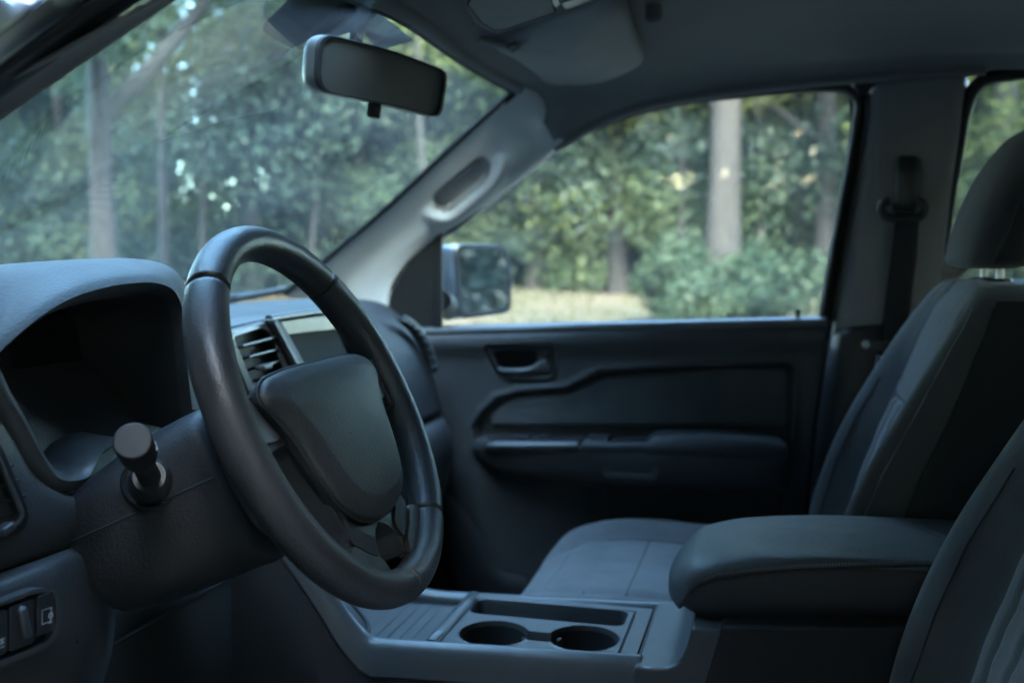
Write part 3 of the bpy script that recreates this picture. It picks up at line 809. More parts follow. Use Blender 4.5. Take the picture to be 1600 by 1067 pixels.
# tunnel of the pod: dark inner visor
inn = [p + (cc - p).normalized() * .006 + V(0, .008, 0) for p in lip2]
inn2 = [V(p.x + (cc.x - p.x) * .16, .715, p.z + (cc.z - p.z) * .14) for p in lip2]
sheet('inner_visor', [lip2, [p + V(0, .012, -.006) for p in lip2], [(p + q) / 2 for p, q in zip(lip2, inn2)], inn2], 'blackmatte', dash, 60, 14)
lens_px = [(-80, 640), (0, 470), (150, 440), (300, 440), (330, 600), (200, 720), (70, 740), (-60, 760)]
slab('instrument_lens', [V(p.x, .715, p.z) for p in [PY(a, b, .715) for a, b in lens_px]], (0, .006, 0), 'cluster', dash, bevel=0)
# pod bezel (lower left sweep, then round the column)
bz_o = [(-40, 560), (-12, 620), (14, 662), (38, 705), (58, 738), (82, 764), (104, 766), (132, 758), (140, 740), (150, 718), (172, 700), (196, 690)]
bz_i = [(-16, 545), (8, 602), (30, 642), (50, 680), (66, 712), (80, 728), (100, 738), (124, 730), (132, 718), (146, 704), (168, 692), (192, 684)]
bo = [PY(a, b, .605 + .0004 * i) for i, (a, b) in enumerate(bz_o)]
bi_ = [PY(a, b, .612 + .0004 * i) for i, (a, b) in enumerate(bz_i)]
bm_ = [(p + q) / 2 + V(0, -.008, .002) for p, q in zip(bo, bi_)]
sheet('pod_bezel', [[p + V(0, .03, 0) for p in bo], bo, bm_, bi_, [p + V(.002, .05, .004) for p in bi_], [p + V(.004, .10, .010) for p in bi_]], 'trim', dash, 60, 24)

# left end panel with vent and the knee panel
def lpan(px, py, y): return PY(px, py, y)
r0 = [lpan(-120, 560, .63), lpan(-40, 590, .615), lpan(-2, 640, .61), lpan(30, 700, .608), (bo[4] + V(0, .004, -.001)), (bo[6] + V(0, .005, -.003)), lpan(136, 762, .612), lpan(142, 766, .64)]
r1 = [lpan(-120, 700, .615), lpan(-50, 710, .600), lpan(-8, 730, .597), lpan(24, 750, .596), lpan(60, 775, .596), lpan(100, 782, .598), lpan(142, 784, .606), lpan(149, 786, .64)]
r2 = [lpan(-120, 860, .610), lpan(-50, 850, .590), lpan(-8, 845, .588), lpan(24, 840, .588), lpan(60, 832, .590), lpan(100, 824, .594), lpan(144, 815, .602), lpan(152, 815, .64)]
r3 = [lpan(-120, 920, .620), lpan(-50, 905, .598), lpan(-8, 892, .597), lpan(24, 882, .597), lpan(60, 870, .598), lpan(100, 858, .602), lpan(140, 846, .610), lpan(150, 842, .64)]
r4 = [p + V(0, .03, -.004) for p in r3]
sheet('dash_end_panel', [r0, r1, r2, r3, r4], 'dash', dash, 50, 30)
k0 = [p + V(0, .004, -.002) for p in r3]
kr = [
    [lpan(-120, 925, .61), lpan(-60, 910, .596), lpan(0, 894, .594), (lpan(60, 874, .594)), lpan(110, 856, .598), lpan(140, 848, .606), lpan(158, 862, .625), lpan(170, 890, .66)],
    [lpan(-120, 950, .59), lpan(-60, 935, .578), lpan(0, 915, .576), (lpan(60, 893, .577)), lpan(110, 874, .584), lpan(146, 868, .596), lpan(164, 880, .618), lpan(176, 910, .66)],
    [lpan(-120, 1010, .575), lpan(-60, 990, .568), lpan(0, 972, .567), (lpan(60, 950, .568)), lpan(112, 934, .575), lpan(152, 920, .59), lpan(172, 930, .612), lpan(180, 950, .66)],
    [lpan(-120, 1090, .572), lpan(-60, 1080, .566), lpan(0, 1066, .566), (lpan(60, 1044, .567)), lpan(112, 1020, .574), lpan(150, 1000, .588), lpan(168, 1000, .612), lpan(176, 1010, .66)],
    [lpan(-120, 1200, .59), lpan(-60, 1180, .583), lpan(0, 1160, .583), (lpan(60, 1130, .585)), lpan(105, 1100, .59), lpan(132, 1080, .604), lpan(150, 1076, .63), lpan(158, 1080, .67)]]
sheet('knee_panel', kr, 'dash', dash, 60, 50)
# side vent
svo = round_poly([lpan(-60, 660, .592), lpan(-2, 684, .588), lpan(46, 800, .582), lpan(42, 826, .582), lpan(-60, 880, .584)], .012, 5)
svi = round_poly([lpan(-60, 680, .592), lpan(-10, 704, .588), lpan(34, 803, .582), lpan(28, 816, .582), lpan(-60, 862, .584)], .010, 5)
sv = frame_ring('air_vent', svo, svi, (0, .016, 0), 'smooth', dash, bevel=.003)
tube('vent_rim', [p + V(0, -.001, 0) for p in svi], .0022, 'trim', sv, n=8, closed=True)
slab('vent_duct', [p + V(0, .013, 0) for p in svi], (0, .003, 0), 'blackmatte', sv, bevel=0)
for (a, b, c, d) in ((-40, 745, 14, 728), (-40, 770, 24, 752), (-40, 795, 33, 776), (-40, 822, 36, 800)):
    p, q = lpan(a, b, .594), lpan(c, d, .594)
    boxm('vane', (p + q) / 2, (q - p, V(0, 1, -.3), V(0, .3, 1)), ((q - p).length, .012, .003), 'smooth', sv, bevel=.001)
boxm('vent_tab', lpan(8, 826, .582), (V(1, 0, .25), V(0, 1, 0), V(-.25, 0, 1)), (.014, .010, .007), 'trim', sv, bevel=.002)
# switch bank
kp = lambda px, py, y=.566: lpan(px, py, y - .010)
sbo = round_poly([kp(-80, 972), kp(60, 918, .566), kp(92, 920, .570), kp(96, 978, .570), kp(80, 1010, .568), kp(-80, 1074)], .010, 5)
sbi = round_poly([kp(-80, 978), kp(60, 925, .566), kp(86, 927, .570), kp(89, 976, .570), kp(75, 1003, .568), kp(-80, 1064)], .008, 5)
bank = frame_ring('switch_bank', sbo, sbi, (0, .010, 0), 'trim', dash, bevel=.002)
slab('bank_plate', [p + V(0, .006, 0) for p in sbi], (0, .004, 0), 'black', bank, bevel=0)
for (a, b, c, d) in ((-34, 968, 12, 1040), (16, 948, 54, 1022), (59, 932, 85, 998)):
    sw = slab('switch', round_poly([kp(a, b, .566), kp(c, b - (c - a) * .36, .566), kp(c, d - (c - a) * .36 - 4, .566), kp(a, d - 4, .566)], .003, 3), (0, .010, 0), 'smooth', bank, bevel=.0015)
boxm('thumb_wheel', kp(38, 972, .565), (V(1, 0, .2), V(0, 1, 0), V(-.2, 0, 1)), (.008, .006, .026), 'trim', bank, bevel=.0025)
sq = [kp(66, 953, .5655), kp(81, 948, .5655), kp(81, 970, .5655), kp(66, 976, .5655)]
frame_ring('switch_print', sq, inset(sq, .0008), (0, .0006, 0), 'icon', bank, bevel=0)
lathe('switch_print', kp(79, 961, .5648), (0, -1, 0), [(.0012, 0), (.0026, 0), (.0026, .0004), (.0012, .0004)], 'icon', bank, n=14)
for (a, b) in ((33, 950), (46, 992), (4, 1004), (79, 972)):
    slab('switch_print', [kp(a - 3, b + 2, .5655), kp(a + 3, b, .5655), kp(a, b - 5, .5655)], (0, .0005, 0), 'icon', bank, bevel=0)
for i in range(3):
    slab('switch_print', [kp(-2, 1000 + i * 6, .5655), kp(7, 996 + i * 6, .5655), kp(7, 998 + i * 6, .5655), kp(-2, 1002 + i * 6, .5655)], (0, .0005, 0), 'icon', bank, bevel=0)
slab('hood_latch_flap', round_poly([lpan(118, 985, .575), lpan(140, 972, .583), lpan(132, 1000, .581), lpan(120, 1006, .574)], .002, 3), (0, .006, 0), 'hard', dash, bevel=.001)
sheet('lower_trim', [[V(-.66, .70, .99), V(-.45, .70, .99), V(-.25, .69, .98), V(-.06, .66, .96)], [V(-.66, .69, .90), V(-.45, .68, .89), V(-.25, .67, .88), V(-.06, .65, .88)], [V(-.66, .74, .75), V(-.45, .72, .74), V(-.25, .70, .73), V(-.06, .66, .74)], [V(-.66, .80, .60), V(-.45, .80, .60), V(-.25, .78, .60), V(-.06, .74, .60)]], 'blackmatte', dash, 30, 20, thick=.004)
# underside of the dash, dark
sheet('under_dash', [[V(-.72, .66, .95), V(-.3, .66, .95), V(.1, .66, .95)], [V(-.72, .80, .88), V(-.3, .80, .88), V(.1, .80, .88)], [V(-.72, .98, .80), V(-.3, .98, .80), V(.1, .98, .80)]], 'carpet', dash, 12, 12, thick=.004)
mk('dash_core', [V(-.71, .72, 1.23), V(.2, .72, 1.23), V(.2, .72, .9), V(-.71, .72, .9)], [(0, 1, 2, 3)], 'blackmatte', dash, thick=.004)
tray_rows = [[U(366, 466, y=.84), U(440, 468, y=.84), U(560, 470, y=.84)], [U(366, 470, y=.80), U(440, 473, y=.80), U(560, 476, y=.80)]]

# ================================================================== STEERING COLUMN
WC_ = V(-.370, .399, 1.209)
TAU, PSI = R(26.2), R(1.9)
WM = Matrix.Translation(WC_) @ Matrix.Rotation(PSI, 4, 'Z') @ Matrix.Rotation(R(90) - TAU, 4, 'X')
def WL_(x, y, z=0.0): return WM @ V(x, y, z)
colm = thing('steering_column', 'black steering column cowl with a stalk, between the wheel and the instrument pod', 'steering column', WL_(0, 0, -.2))
def cring(h, hw, up, dn, cr=.5, cy=0.0):
    """rounded section across the column, h metres behind the wheel"""
    pts = []
    for i in range(28):
        a = 2 * math.pi * i / 28
        c, s = math.cos(a), math.sin(a)
        e = .62
        xx = math.copysign(abs(c) ** e, c) * hw
        yy = math.copysign(abs(s) ** e, s) * (up if s > 0 else dn)
        pts.append(WL_(xx, yy + cy, -h))
    return pts
def bent(p): return p
up_sh = loft('column_cowl', [cring(.094, .048, .044, .090), cring(.096, .056, .050, .098), cring(.102, .061, .054, .104), cring(.12, .067, .055, .103), cring(.16, .080, .053, .101), cring(.20, .094, .046, .098), cring(.235, .100, .036, .094)], 'hard', colm, n=80, nv=50)
loft('cowl_collar', [cring(.030, .036, .036, .040), cring(.036, .046, .042, .060), cring(.060, .050, .046, .078), cring(.100, .050, .046, .086)], 'smooth', colm, n=48, nv=16)
for sg in (-1, 1):
    tube('cowl_seam', [WL_(sg * float(np.interp(h, [.1, .12, .16, .20, .235], [.0610, .0673, .0803, .0963, .1043])), -.010 + .02 * (h - .1), -h) for h in np.linspace(.10, .235, 14)], .0012, 'rubber', colm, n=6)
# stalk
sb = U(236, 750, x=-.449); se = U(207, 688, x=-.548)
ax = (se - sb).normalized()
lathe('stalk_boot', sb + ax * -.02, ax, [(.001, -.004), (.0245, -.004), (.0265, .006), (.0265, .018), (.0245, .021), (.021, .017), (.020, .021), (.018, .028), (.014, .034), (.001, .034)], 'smooth', colm, n=36)
L_ = (se - sb).length
st = lathe('stalk', sb, ax, [(.010, 0), (.0095, L_ * .35), (.0095, L_ * .52), (.0112, L_ * .56), (.0134, L_ * .62), (.0148, L_ * .70), (.0150, L_ * .95), (.0149, L_ * .985), (.0142, L_ * .997), (.0134, L_), (.0001, L_ * 1.0)], 'stalk', colm, n=36, sharp=20)
ax2 = ax.cross(V(0, 0, 1)).normalized(); ax3 = ax.cross(ax2)
for i, (aa, hh) in enumerate(((-.25, .80), (-.1, .74), (.05, .80), (.05, .70), (-.25, .69))):
    d = (ax2 * math.cos(aa + math.pi * 1.0) - ax3 * math.sin(aa) * -1).normalized()
    d = (RGT * math.cos(aa + .35) + UPV * math.sin(aa + .35)); d = (d - ax * d.dot(ax)).normalized()
    c = sb + ax * (L_ * hh) + d * .0148
    t1 = ax.cross(d)
    slab('stalk_print', [c + ax * .0015 + t1 * .0016, c - ax * .0015 + t1 * .0016, c - ax * .0015 - t1 * .0016, c + ax * .0015 - t1 * .0016], d * .0005, 'icon', st, bevel=0)

# ================================================================== STEERING WHEEL
wheel = thing('steering_wheel', 'black leather steering wheel with four spokes and a plain centre pad', 'steering wheel', mat4=WM)
RIM = .172
def rim_piece(a0, a1, mat='leather', n=120):
    A = np.linspace(R(a0), R(a1), n)
    g = []
    for k, a in enumerate(A):
        dd = min(k, n - 1 - k) / (n - 1) * abs(a1 - a0)
        sh = 1 - .16 * max(0, 1 - dd / .55) ** 2
        deg = math.degrees(a) % 360
        grip = math.exp(-((deg - 28) / 20) ** 2) + math.exp(-((deg - 152) / 20) ** 2)
        ra, rb = (.0165 + .0012 * grip) * sh, (.0180 + .0012 * grip) * sh
        g.append([WL_((RIM + ra * math.cos(t)) * math.cos(a), (RIM + ra * math.cos(t)) * math.sin(a), rb * math.sin(t)) for t in np.linspace(0, 2 * math.pi, 28, endpoint=False)])
    return grid('rim_cover', g, mat, wheel, closed=True, cap=True, sharp=60)
for a0, a1 in ((48, 131.5), (132, 264.5), (265, 307.5), (308, 407.5)): rim_piece(a0, a1)
tube('rim_core', [WL_(RIM * math.cos(a), RIM * math.sin(a), 0) for a in np.linspace(0, 2 * math.pi, 90, endpoint=False)], .0138, 'rubber', wheel, n=12, closed=True)
# centre pad: shield with a crease a little inside its edge
pad_half = [(0, .047), (.07, .046), (.108, .040), (.120, .028), (.110, .012), (.096, -.012), (.086, -.045), (.073, -.075), (.055, -.094), (.030, -.104), (0, -.107)]
pad_out = pad_half + [(-a, b) for a, b in pad_half[-2:0:-1]]
po = spline([Vector(p) for p in pad_out], 96, closed=True)
def pad_ring(sc, h, cy=-.020): return [WL_(p.x * sc * 1.05 + .003, cy + (p.y - cy) * sc, h) for p in po]
gp = [pad_ring(a, b + .006) for a, b in ((.98, -.014), (1.0, -.006), (1.003, .000), (.995, .0028), (.975, .0048), (.93, .0072), (.815, .0120), (.80, .0124), (.785, .01265), (.6, .0150), (.4, .0165), (.2, .0172), (.02, .0175))]
pad_o = grid('centre_pad', gp, 'dash', wheel, closed=True, cap=True, sharp=80)
tube('pad_piping', pad_ring(1.012, .004), .0018, 'piping', pad_o, n=8, closed=True)
# fascia behind the pad: two wings and two lower arms with open gaps between them
fh = [(0, .036), (.09, .035), (.140, .034), (.152, .030), (.155, .004), (.152, -.020), (.126, -.015), (.098, -.012), (.086, -.022), (.080, -.050), (.070, -.082), (.066, -.100), (.072, -.112), (.082, -.118), (.094, -.120), (.072, -.136), (.047, -.147), (.027, -.152), (.027, -.144), (.023, -.126), (.012, -.116), (0, -.113)]
def fascia_pts(h): 
    o = [Vector(p) for p in fh]
    o = round_poly(o, .010, 4)[2:-2]
    full = [(p.x, p.y) for p in o] + [(-p.x, p.y) for p in o[::-1]]
    return [WL_(a, b, h) for a, b in full]
nW = (WM.to_3x3() @ V(0, 0, 1))
slab('spoke_fascia', fascia_pts(-.003), nW * -.030, 'smooth', wheel, bevel=.006, seg=4)
lathe('hub', WL_(0, -.02, -.10), nW, [(.030, 0), (.045, .02), (.060, .05), (.070, .062), (.0001, .063)], 'blackmatte', wheel, n=40)
def flat(pts, h): return [WL_(a, b, h) for a, b in pts]
for sg in (-1, 1):
    wing = round_poly([Vector((sg * a, b)) for a, b in ((.128, .0325), (.144, .031), (.146, -.006), (.118, -.009), (.108, -.006), (.120, .012))], .006, 4)
    slab('spoke_insert', [WL_(p.x, p.y, .0005) for p in wing], nW * -.006, 'trim', wheel, bevel=.0025)
    arm_ = round_poly([Vector((sg * a, b)) for a, b in ((.073, -.066), (.0635, -.095), (.074, -.112), (.052, -.128), (.0335, -.138), (.026, -.122), (.052, -.104), (.064, -.088))], .006, 4)
    slab('spoke_insert', [WL_(p.x, p.y, .000) for p in arm_], nW * -.006, 'hard', wheel, bevel=.0025)
    tab = round_poly([Vector((sg * a, b)) for a, b in ((.076, -.1145), (.096, -.122), (.076, -.140), (.047, -.153), (.028, -.156), (.034, -.1400), (.054, -.130))], .004, 3)
    slab('leather_tab', [WL_(p.x, p.y, .0022) for p in tab], nW * -.014, 'leather', wheel, bevel=.005, seg=4)
    tab = round_poly([Vector((sg * a, b)) for a, b in ((.149, .038), (.168, .040), (.172, .0), (.166, -.028), (.148, -.014), (.150, .012))], .006, 3)
    slab('leather_tab', [WL_(p.x, p.y, .0022) for p in tab], nW * -.016, 'leather', wheel, bevel=.006, seg=4)

# ================================================================== CENTRE CONSOLE
cons = thing('centre_console', 'dark centre console with two cup holders, front tray and padded armrest lid', 'console', (0, .1, .6))
CZ = .893
def CZp(px, py, z=CZ): return U(px, py, z=z)
# frame outline in plan, from the photo
nearR, farR = -.108, .108
def XN(px, py): return U(px, py, x=nearR)
def XF(px, py): return U(px, py, x=farR)
# near rail: rises towards the dash at the front
near_line = [XN(372, 715), XN(420, 780), XN(462, 840), XN(505, 905), XN(527, 945), XN(552, 980), XN(575, 1003), XN(610, 1008), XN(700, 1014), XN(850, 1024), XN(1000, 1034)]
far_line = [XF(560, 850), XF(600, 895), XF(640, 915), XF(678, 924), XF(760, 930), XF(900, 937), XF(1000, 942), XF(1075, 945)]
near_in = [p + V(.020, 0, -.001) for p in near_line]
near_top = [p + V(.006, 0, .0045) for p in near_line]
far_in = [p + V(-.016, 0, -.001) for p in far_line]
# near rail with side skirt down to a seam
sk = [V(p.x - .012, p.y - .002, p.z - .034 - .02 * max(0, .4 - max(0, i - 3) * .1)) for i, p in enumerate(near_line)]
sheet('console_rail', [[p + V(0, 0, -.022) for p in near_in], near_in, [p + V(.012, 0, .0045) for p in near_line], near_top, near_line, [p + V(-.006, 0, -.012) for p in near_line], sk], 'trim', cons, 60, 24, sharp=80)
sheet('console_rail', [[p + V(0, 0, -.022) for p in far_in], far_in, [p + V(-.006, 0, .004) for p in far_line], [p + V(.004, 0, .002) for p in far_line], [p + V(.012, 0, -.02) for p in far_line], [p + V(.014, 0, -.10) for p in far_line]], 'trim', cons, 60, 20, sharp=80)
sk2 = [p + V(.003, 0, -.0015) for p in sk]
sheet('side_panel', [sk2, [V(p.x - .014, p.y - .0, p.z - .06) for p in sk2], [V(-.138, p.y, .75) for p in sk2], [V(-.142, p.y, .60) for p in sk2]], 'hard', cons, 50, 24, sharp=80)
tube('side_seam', [p + V(.0015, 0, 0) for p in sk], .0018, 'rubber', cons, n=6, nv=40)
mk('console_core', [V(-.10, .62, .86), V(.10, .62, .86), V(.10, -.5, .86), V(-.10, -.5, .86), V(-.10, .62, .6), V(.10, .62, .6), V(.10, -.5, .6), V(-.10, -.5, .6)], [(4, 5, 6, 7), (0, 4, 7, 3), (1, 2, 6, 5), (0, 1, 5, 4), (3, 7, 6, 2)], 'blackmatte', cons)
# front tray
tz = .868
tr0 = [U(590, 995, z=tz), U(690, 998, z=tz), U(735, 935, z=tz), U(660, 932, z=tz), U(600, 925, z=tz)]
ty0, ty1 = .404, .56
sheet('front_tray', [[V(-.09, ty0, tz), V(0, ty0, tz - .001), V(.094, ty0, tz)], [V(-.09, .44, tz - .002), V(0, .44, tz - .003), V(.094, .44, tz - .002)], [V(-.09, .53, tz - .001), V(0, .53, tz), V(.094, .53, tz)], [V(-.085, .575, tz + .012), V(0, .575, tz + .012), V(.090, .575, tz + .012)]], 'dash', cons, 20, 30, thick=.004)
for i in range(7):
    tube('tray_rib', [V(-.085, .425 + i * .016, tz - .0012), V(.09, .425 + i * .016, tz - .0012)], .0014, 'dash', cons, n=6)
tube('charge_cable', [V(-.075, .56, tz + .02), V(-.06, .50, tz + .004), V(-.02, .51, tz + .004), V(.03, .56, tz + .02)], .003, 'rubber', cons, n=8, nv=20)
sheet('tray_bridge', [[V(-.094, .416, tz + .002), V(.09, .416, tz + .002)], [V(-.094, .408, CZ - .010), V(.09, .408, CZ - .010)], [V(-.094, .400, CZ - .004), V(.09, .400, CZ - .004)], [V(-.094, .390, CZ - .0045), V(.09, .390, CZ - .0045)]], 'trim', cons, 6, 20, thick=.002)
# cup holder plate with its openings
IX = np.linspace(-.098, .086, 190); IS = np.linspace(.150, .392, 250)
GX, GS = np.meshgrid(IX, IS)
def circ(cx, cs, r): return np.hypot(GX - cx, GS - cs) - r
def rbox(cx, cs, hx, hs, r):
    qx, qs = np.abs(GX - cx) - hx + r, np.abs(GS - cs) - hs + r
    return np.hypot(np.maximum(qx, 0), np.maximum(qs, 0)) + np.minimum(np.maximum(qx, qs), 0) - r
CUPS = ((-.053, .329), (-.041, .219))
dcup = np.minimum(circ(*CUPS[0], .0415), circ(*CUPS[1], .0415))
dnotch = rbox(-.047, .273, .013, .03, .003)
dslot = rbox(.040, .281, .027, .101, .012)
HZ = np.full(GX.shape, .8885)
HZ += .0016 * (1 - sstep(0, .004, np.abs(dcup))) * 1.0
HZ -= .060 * (1 - sstep(-.0016, .0012, dcup))
HZ -= .020 * (1 - sstep(-.0016, .0012, dnotch)) * (dcup > .0)
HZ -= .050 * (1 - sstep(-.0016, .0012, dslot))
dplate = rbox(-.0135, .278, .088, .112, .008)
HZ -= .0035 * (1 - sstep(.0006, .0022, np.abs(dplate + .004)))
grid('cup_holder_plate', [[V(GX[j, i], GS[j, i], HZ[j, i]) for i in range(190)] for j in range(250)], 'trim', cons, sharp=50)
for (cx, cs_) in CUPS:
    lathe('cup_liner', V(cx, cs_, .8285), (0, 0, 1), [(.0001, .001), (.030, .001), (.0365, .003), (.0388, .010), (.0392, .0555)], 'blackmatte', cons, n=48)
boxm('cup_clip', (-.030, .296, .872), (V(1, .6, 0), V(-.6, 1, 0), V(0, 0, 1)), (.008, .005, .014), 'trim', cons, bevel=.002)
boxm('cup_clip', (-.028, .252, .874), (V(1, -.6, 0), V(.6, 1, 0), V(0, 0, 1)), (.008, .005, .014), 'trim', cons, bevel=.002)
boxm('notch_liner', (-.047, .273, .8685), AX3, (.022, .056, .002), 'blackmatte', cons, bevel=0)
mk('slot_liner', [V(.014, .381, .8405), V(.066, .381, .8405), V(.066, .181, .8405), V(.014, .181, .8405)], [(0, 1, 2, 3)], 'blackmatte', cons)
# flat shoulder that ramps up to the armrest
prof_ = [(.149, .60), (.149, .885), (.1465, .8915), (.143, .893), (.122, .893), (.110, .8945), (.101, .899), (.094, .908), (.0885, .922), (.085, .938), (.084, .943), (.03, .943), (.03, .60)]
slab('console_shoulder', [V(-.1205, a, b) for a, b in prof_], (.222, 0, 0), 'trim', cons, bevel=.007, seg=4)
# bin under the armrest
bx = -.1235
bin_o = [U(1128, 977, x=bx), U(1400, 979, x=bx), V(bx, -.40, .962), V(bx, -.42, .60), V(bx, .07, .60), U(1098, 1080, x=bx)]
slab('storage_bin', bin_o, (.23, 0, 0), 'hard', cons, bevel=.004)
# armrest lid
zt_pts = sorted([(U(a, b, x=.035).y, U(a, b, x=.035).z) for a, b in ((1110, 826), (1160, 818), (1250, 816), (1350, 818), (1440, 824))])
zs_pts = sorted([(U(a, b, x=-.098).y, U(a, b, x=-.098).z) for a, b in ((1072, 945), (1078, 928), (1090, 914), (1120, 901), (1180, 893), (1250, 887), (1440, 880))])
zb_pts = sorted([(U(a, b, x=-.10).y, U(a, b, x=-.10).z) for a, b in ((1085, 966), (1110, 975), (1250, 976), (1400, 978))])
def itp(tab, s): return float(np.interp(s, [a for a, _ in tab], [b for _, b in tab]))
def ext(tab):  # carry on at the rear with a gentle slope
    a, b = tab[0]; return [(a - .25, b + .004)] + tab
zt_pts, zs_pts, zb_pts = ext(zt_pts), ext(zs_pts), ext(zb_pts)
top_r, base_r = [], []
for s_, hw in ((.1185, .030), (.116, .052), (.110, .070), (.100, .084), (.086, .094), (.070, .099), (.05, .101), (.02, .102), (-.05, .102), (-.15, .102), (-.25, .102), (-.36, .102)):
    zb, zs = itp(zb_pts, s_), itp(zs_pts, s_)
    zt = itp(zt_pts, s_) if s_ < .07 else itp(zt_pts, .07) - .040 * ((s_ - .07) / .0485) ** 2.2
    if s_ > .09: zb = itp(zb_pts, .09) + .012 * ((s_ - .09) / .0285) ** 1.5
    zs = min(max(zs, zb + .001), zt - .012)
    if s_ > .095: zs = zb + .002
    m = (zt - zs)
    top_r.append([V(-hw, s_, zs), V(-hw * 1.005, s_, zs + m * .22), V(-hw * .965, s_, zs + m * .55), V(-hw * .83, s_, zs + m * .80), V(-hw * .5, s_, zs + m * .96), V(0, s_, zt), V(hw * .5, s_, zs + m * .96), V(hw * .83, s_, zs + m * .80), V(hw * .965, s_, zs + m * .55), V(hw * 1.005, s_, zs + m * .22), V(hw, s_, zs), V(0, s_, zs - .001)])
    if s_ <= .1: base_r.append([V(-hw + .0018, s_, zs + .001), V(-hw + .0012, s_, zs - (zs - zb) * .35), V(-hw + .004, s_, zb + (zs - zb) * .25), V(-hw + .016, s_, zb), V(0, s_, zb - .001), V(hw - .016, s_, zb), V(hw - .004, s_, zb + (zs - zb) * .25), V(hw - .0012, s_, zs - (zs - zb) * .35), V(hw - .0018, s_, zs + .001), V(0, s_, zs + .002)])
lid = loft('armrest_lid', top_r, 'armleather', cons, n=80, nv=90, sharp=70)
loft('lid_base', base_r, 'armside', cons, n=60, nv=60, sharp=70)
seamL = [V(-(.1012 if s_ < .055 else .0995 - .5 * max(0, s_ - .07)), s_, itp(zs_pts, s_)) for s_ in np.linspace(-.34, .088, 60)]
tube('lid_seam', [p + V(-.0008, 0, -.0004) for p in seamL], .0016, 'piping', lid, n=6)
stv, stf = [], []
fine = spline(seamL, 260)
for i in range(4, 256, 2):
    a, b = fine[i] + V(-.0016, 0, .0042), fine[i].lerp(fine[i + 1], .68) + V(-.0016, 0, .0042)
    n0 = len(stv)
    t = V(.0, 0, .0008)
    stv += [a - t, a + t, b + t, b - t, a + V(.0015, 0, 0), b + V(.0015, 0, 0)]
    stf += [(n0, n0 + 1, n0 + 2, n0 + 3), (n0, n0 + 3, n0 + 5, n0 + 4), (n0 + 1, n0 + 4, n0 + 5, n0 + 2)]
tag(mk('stitching', stv, stf, 'thread', lid, smooth=False), kind='stuff')

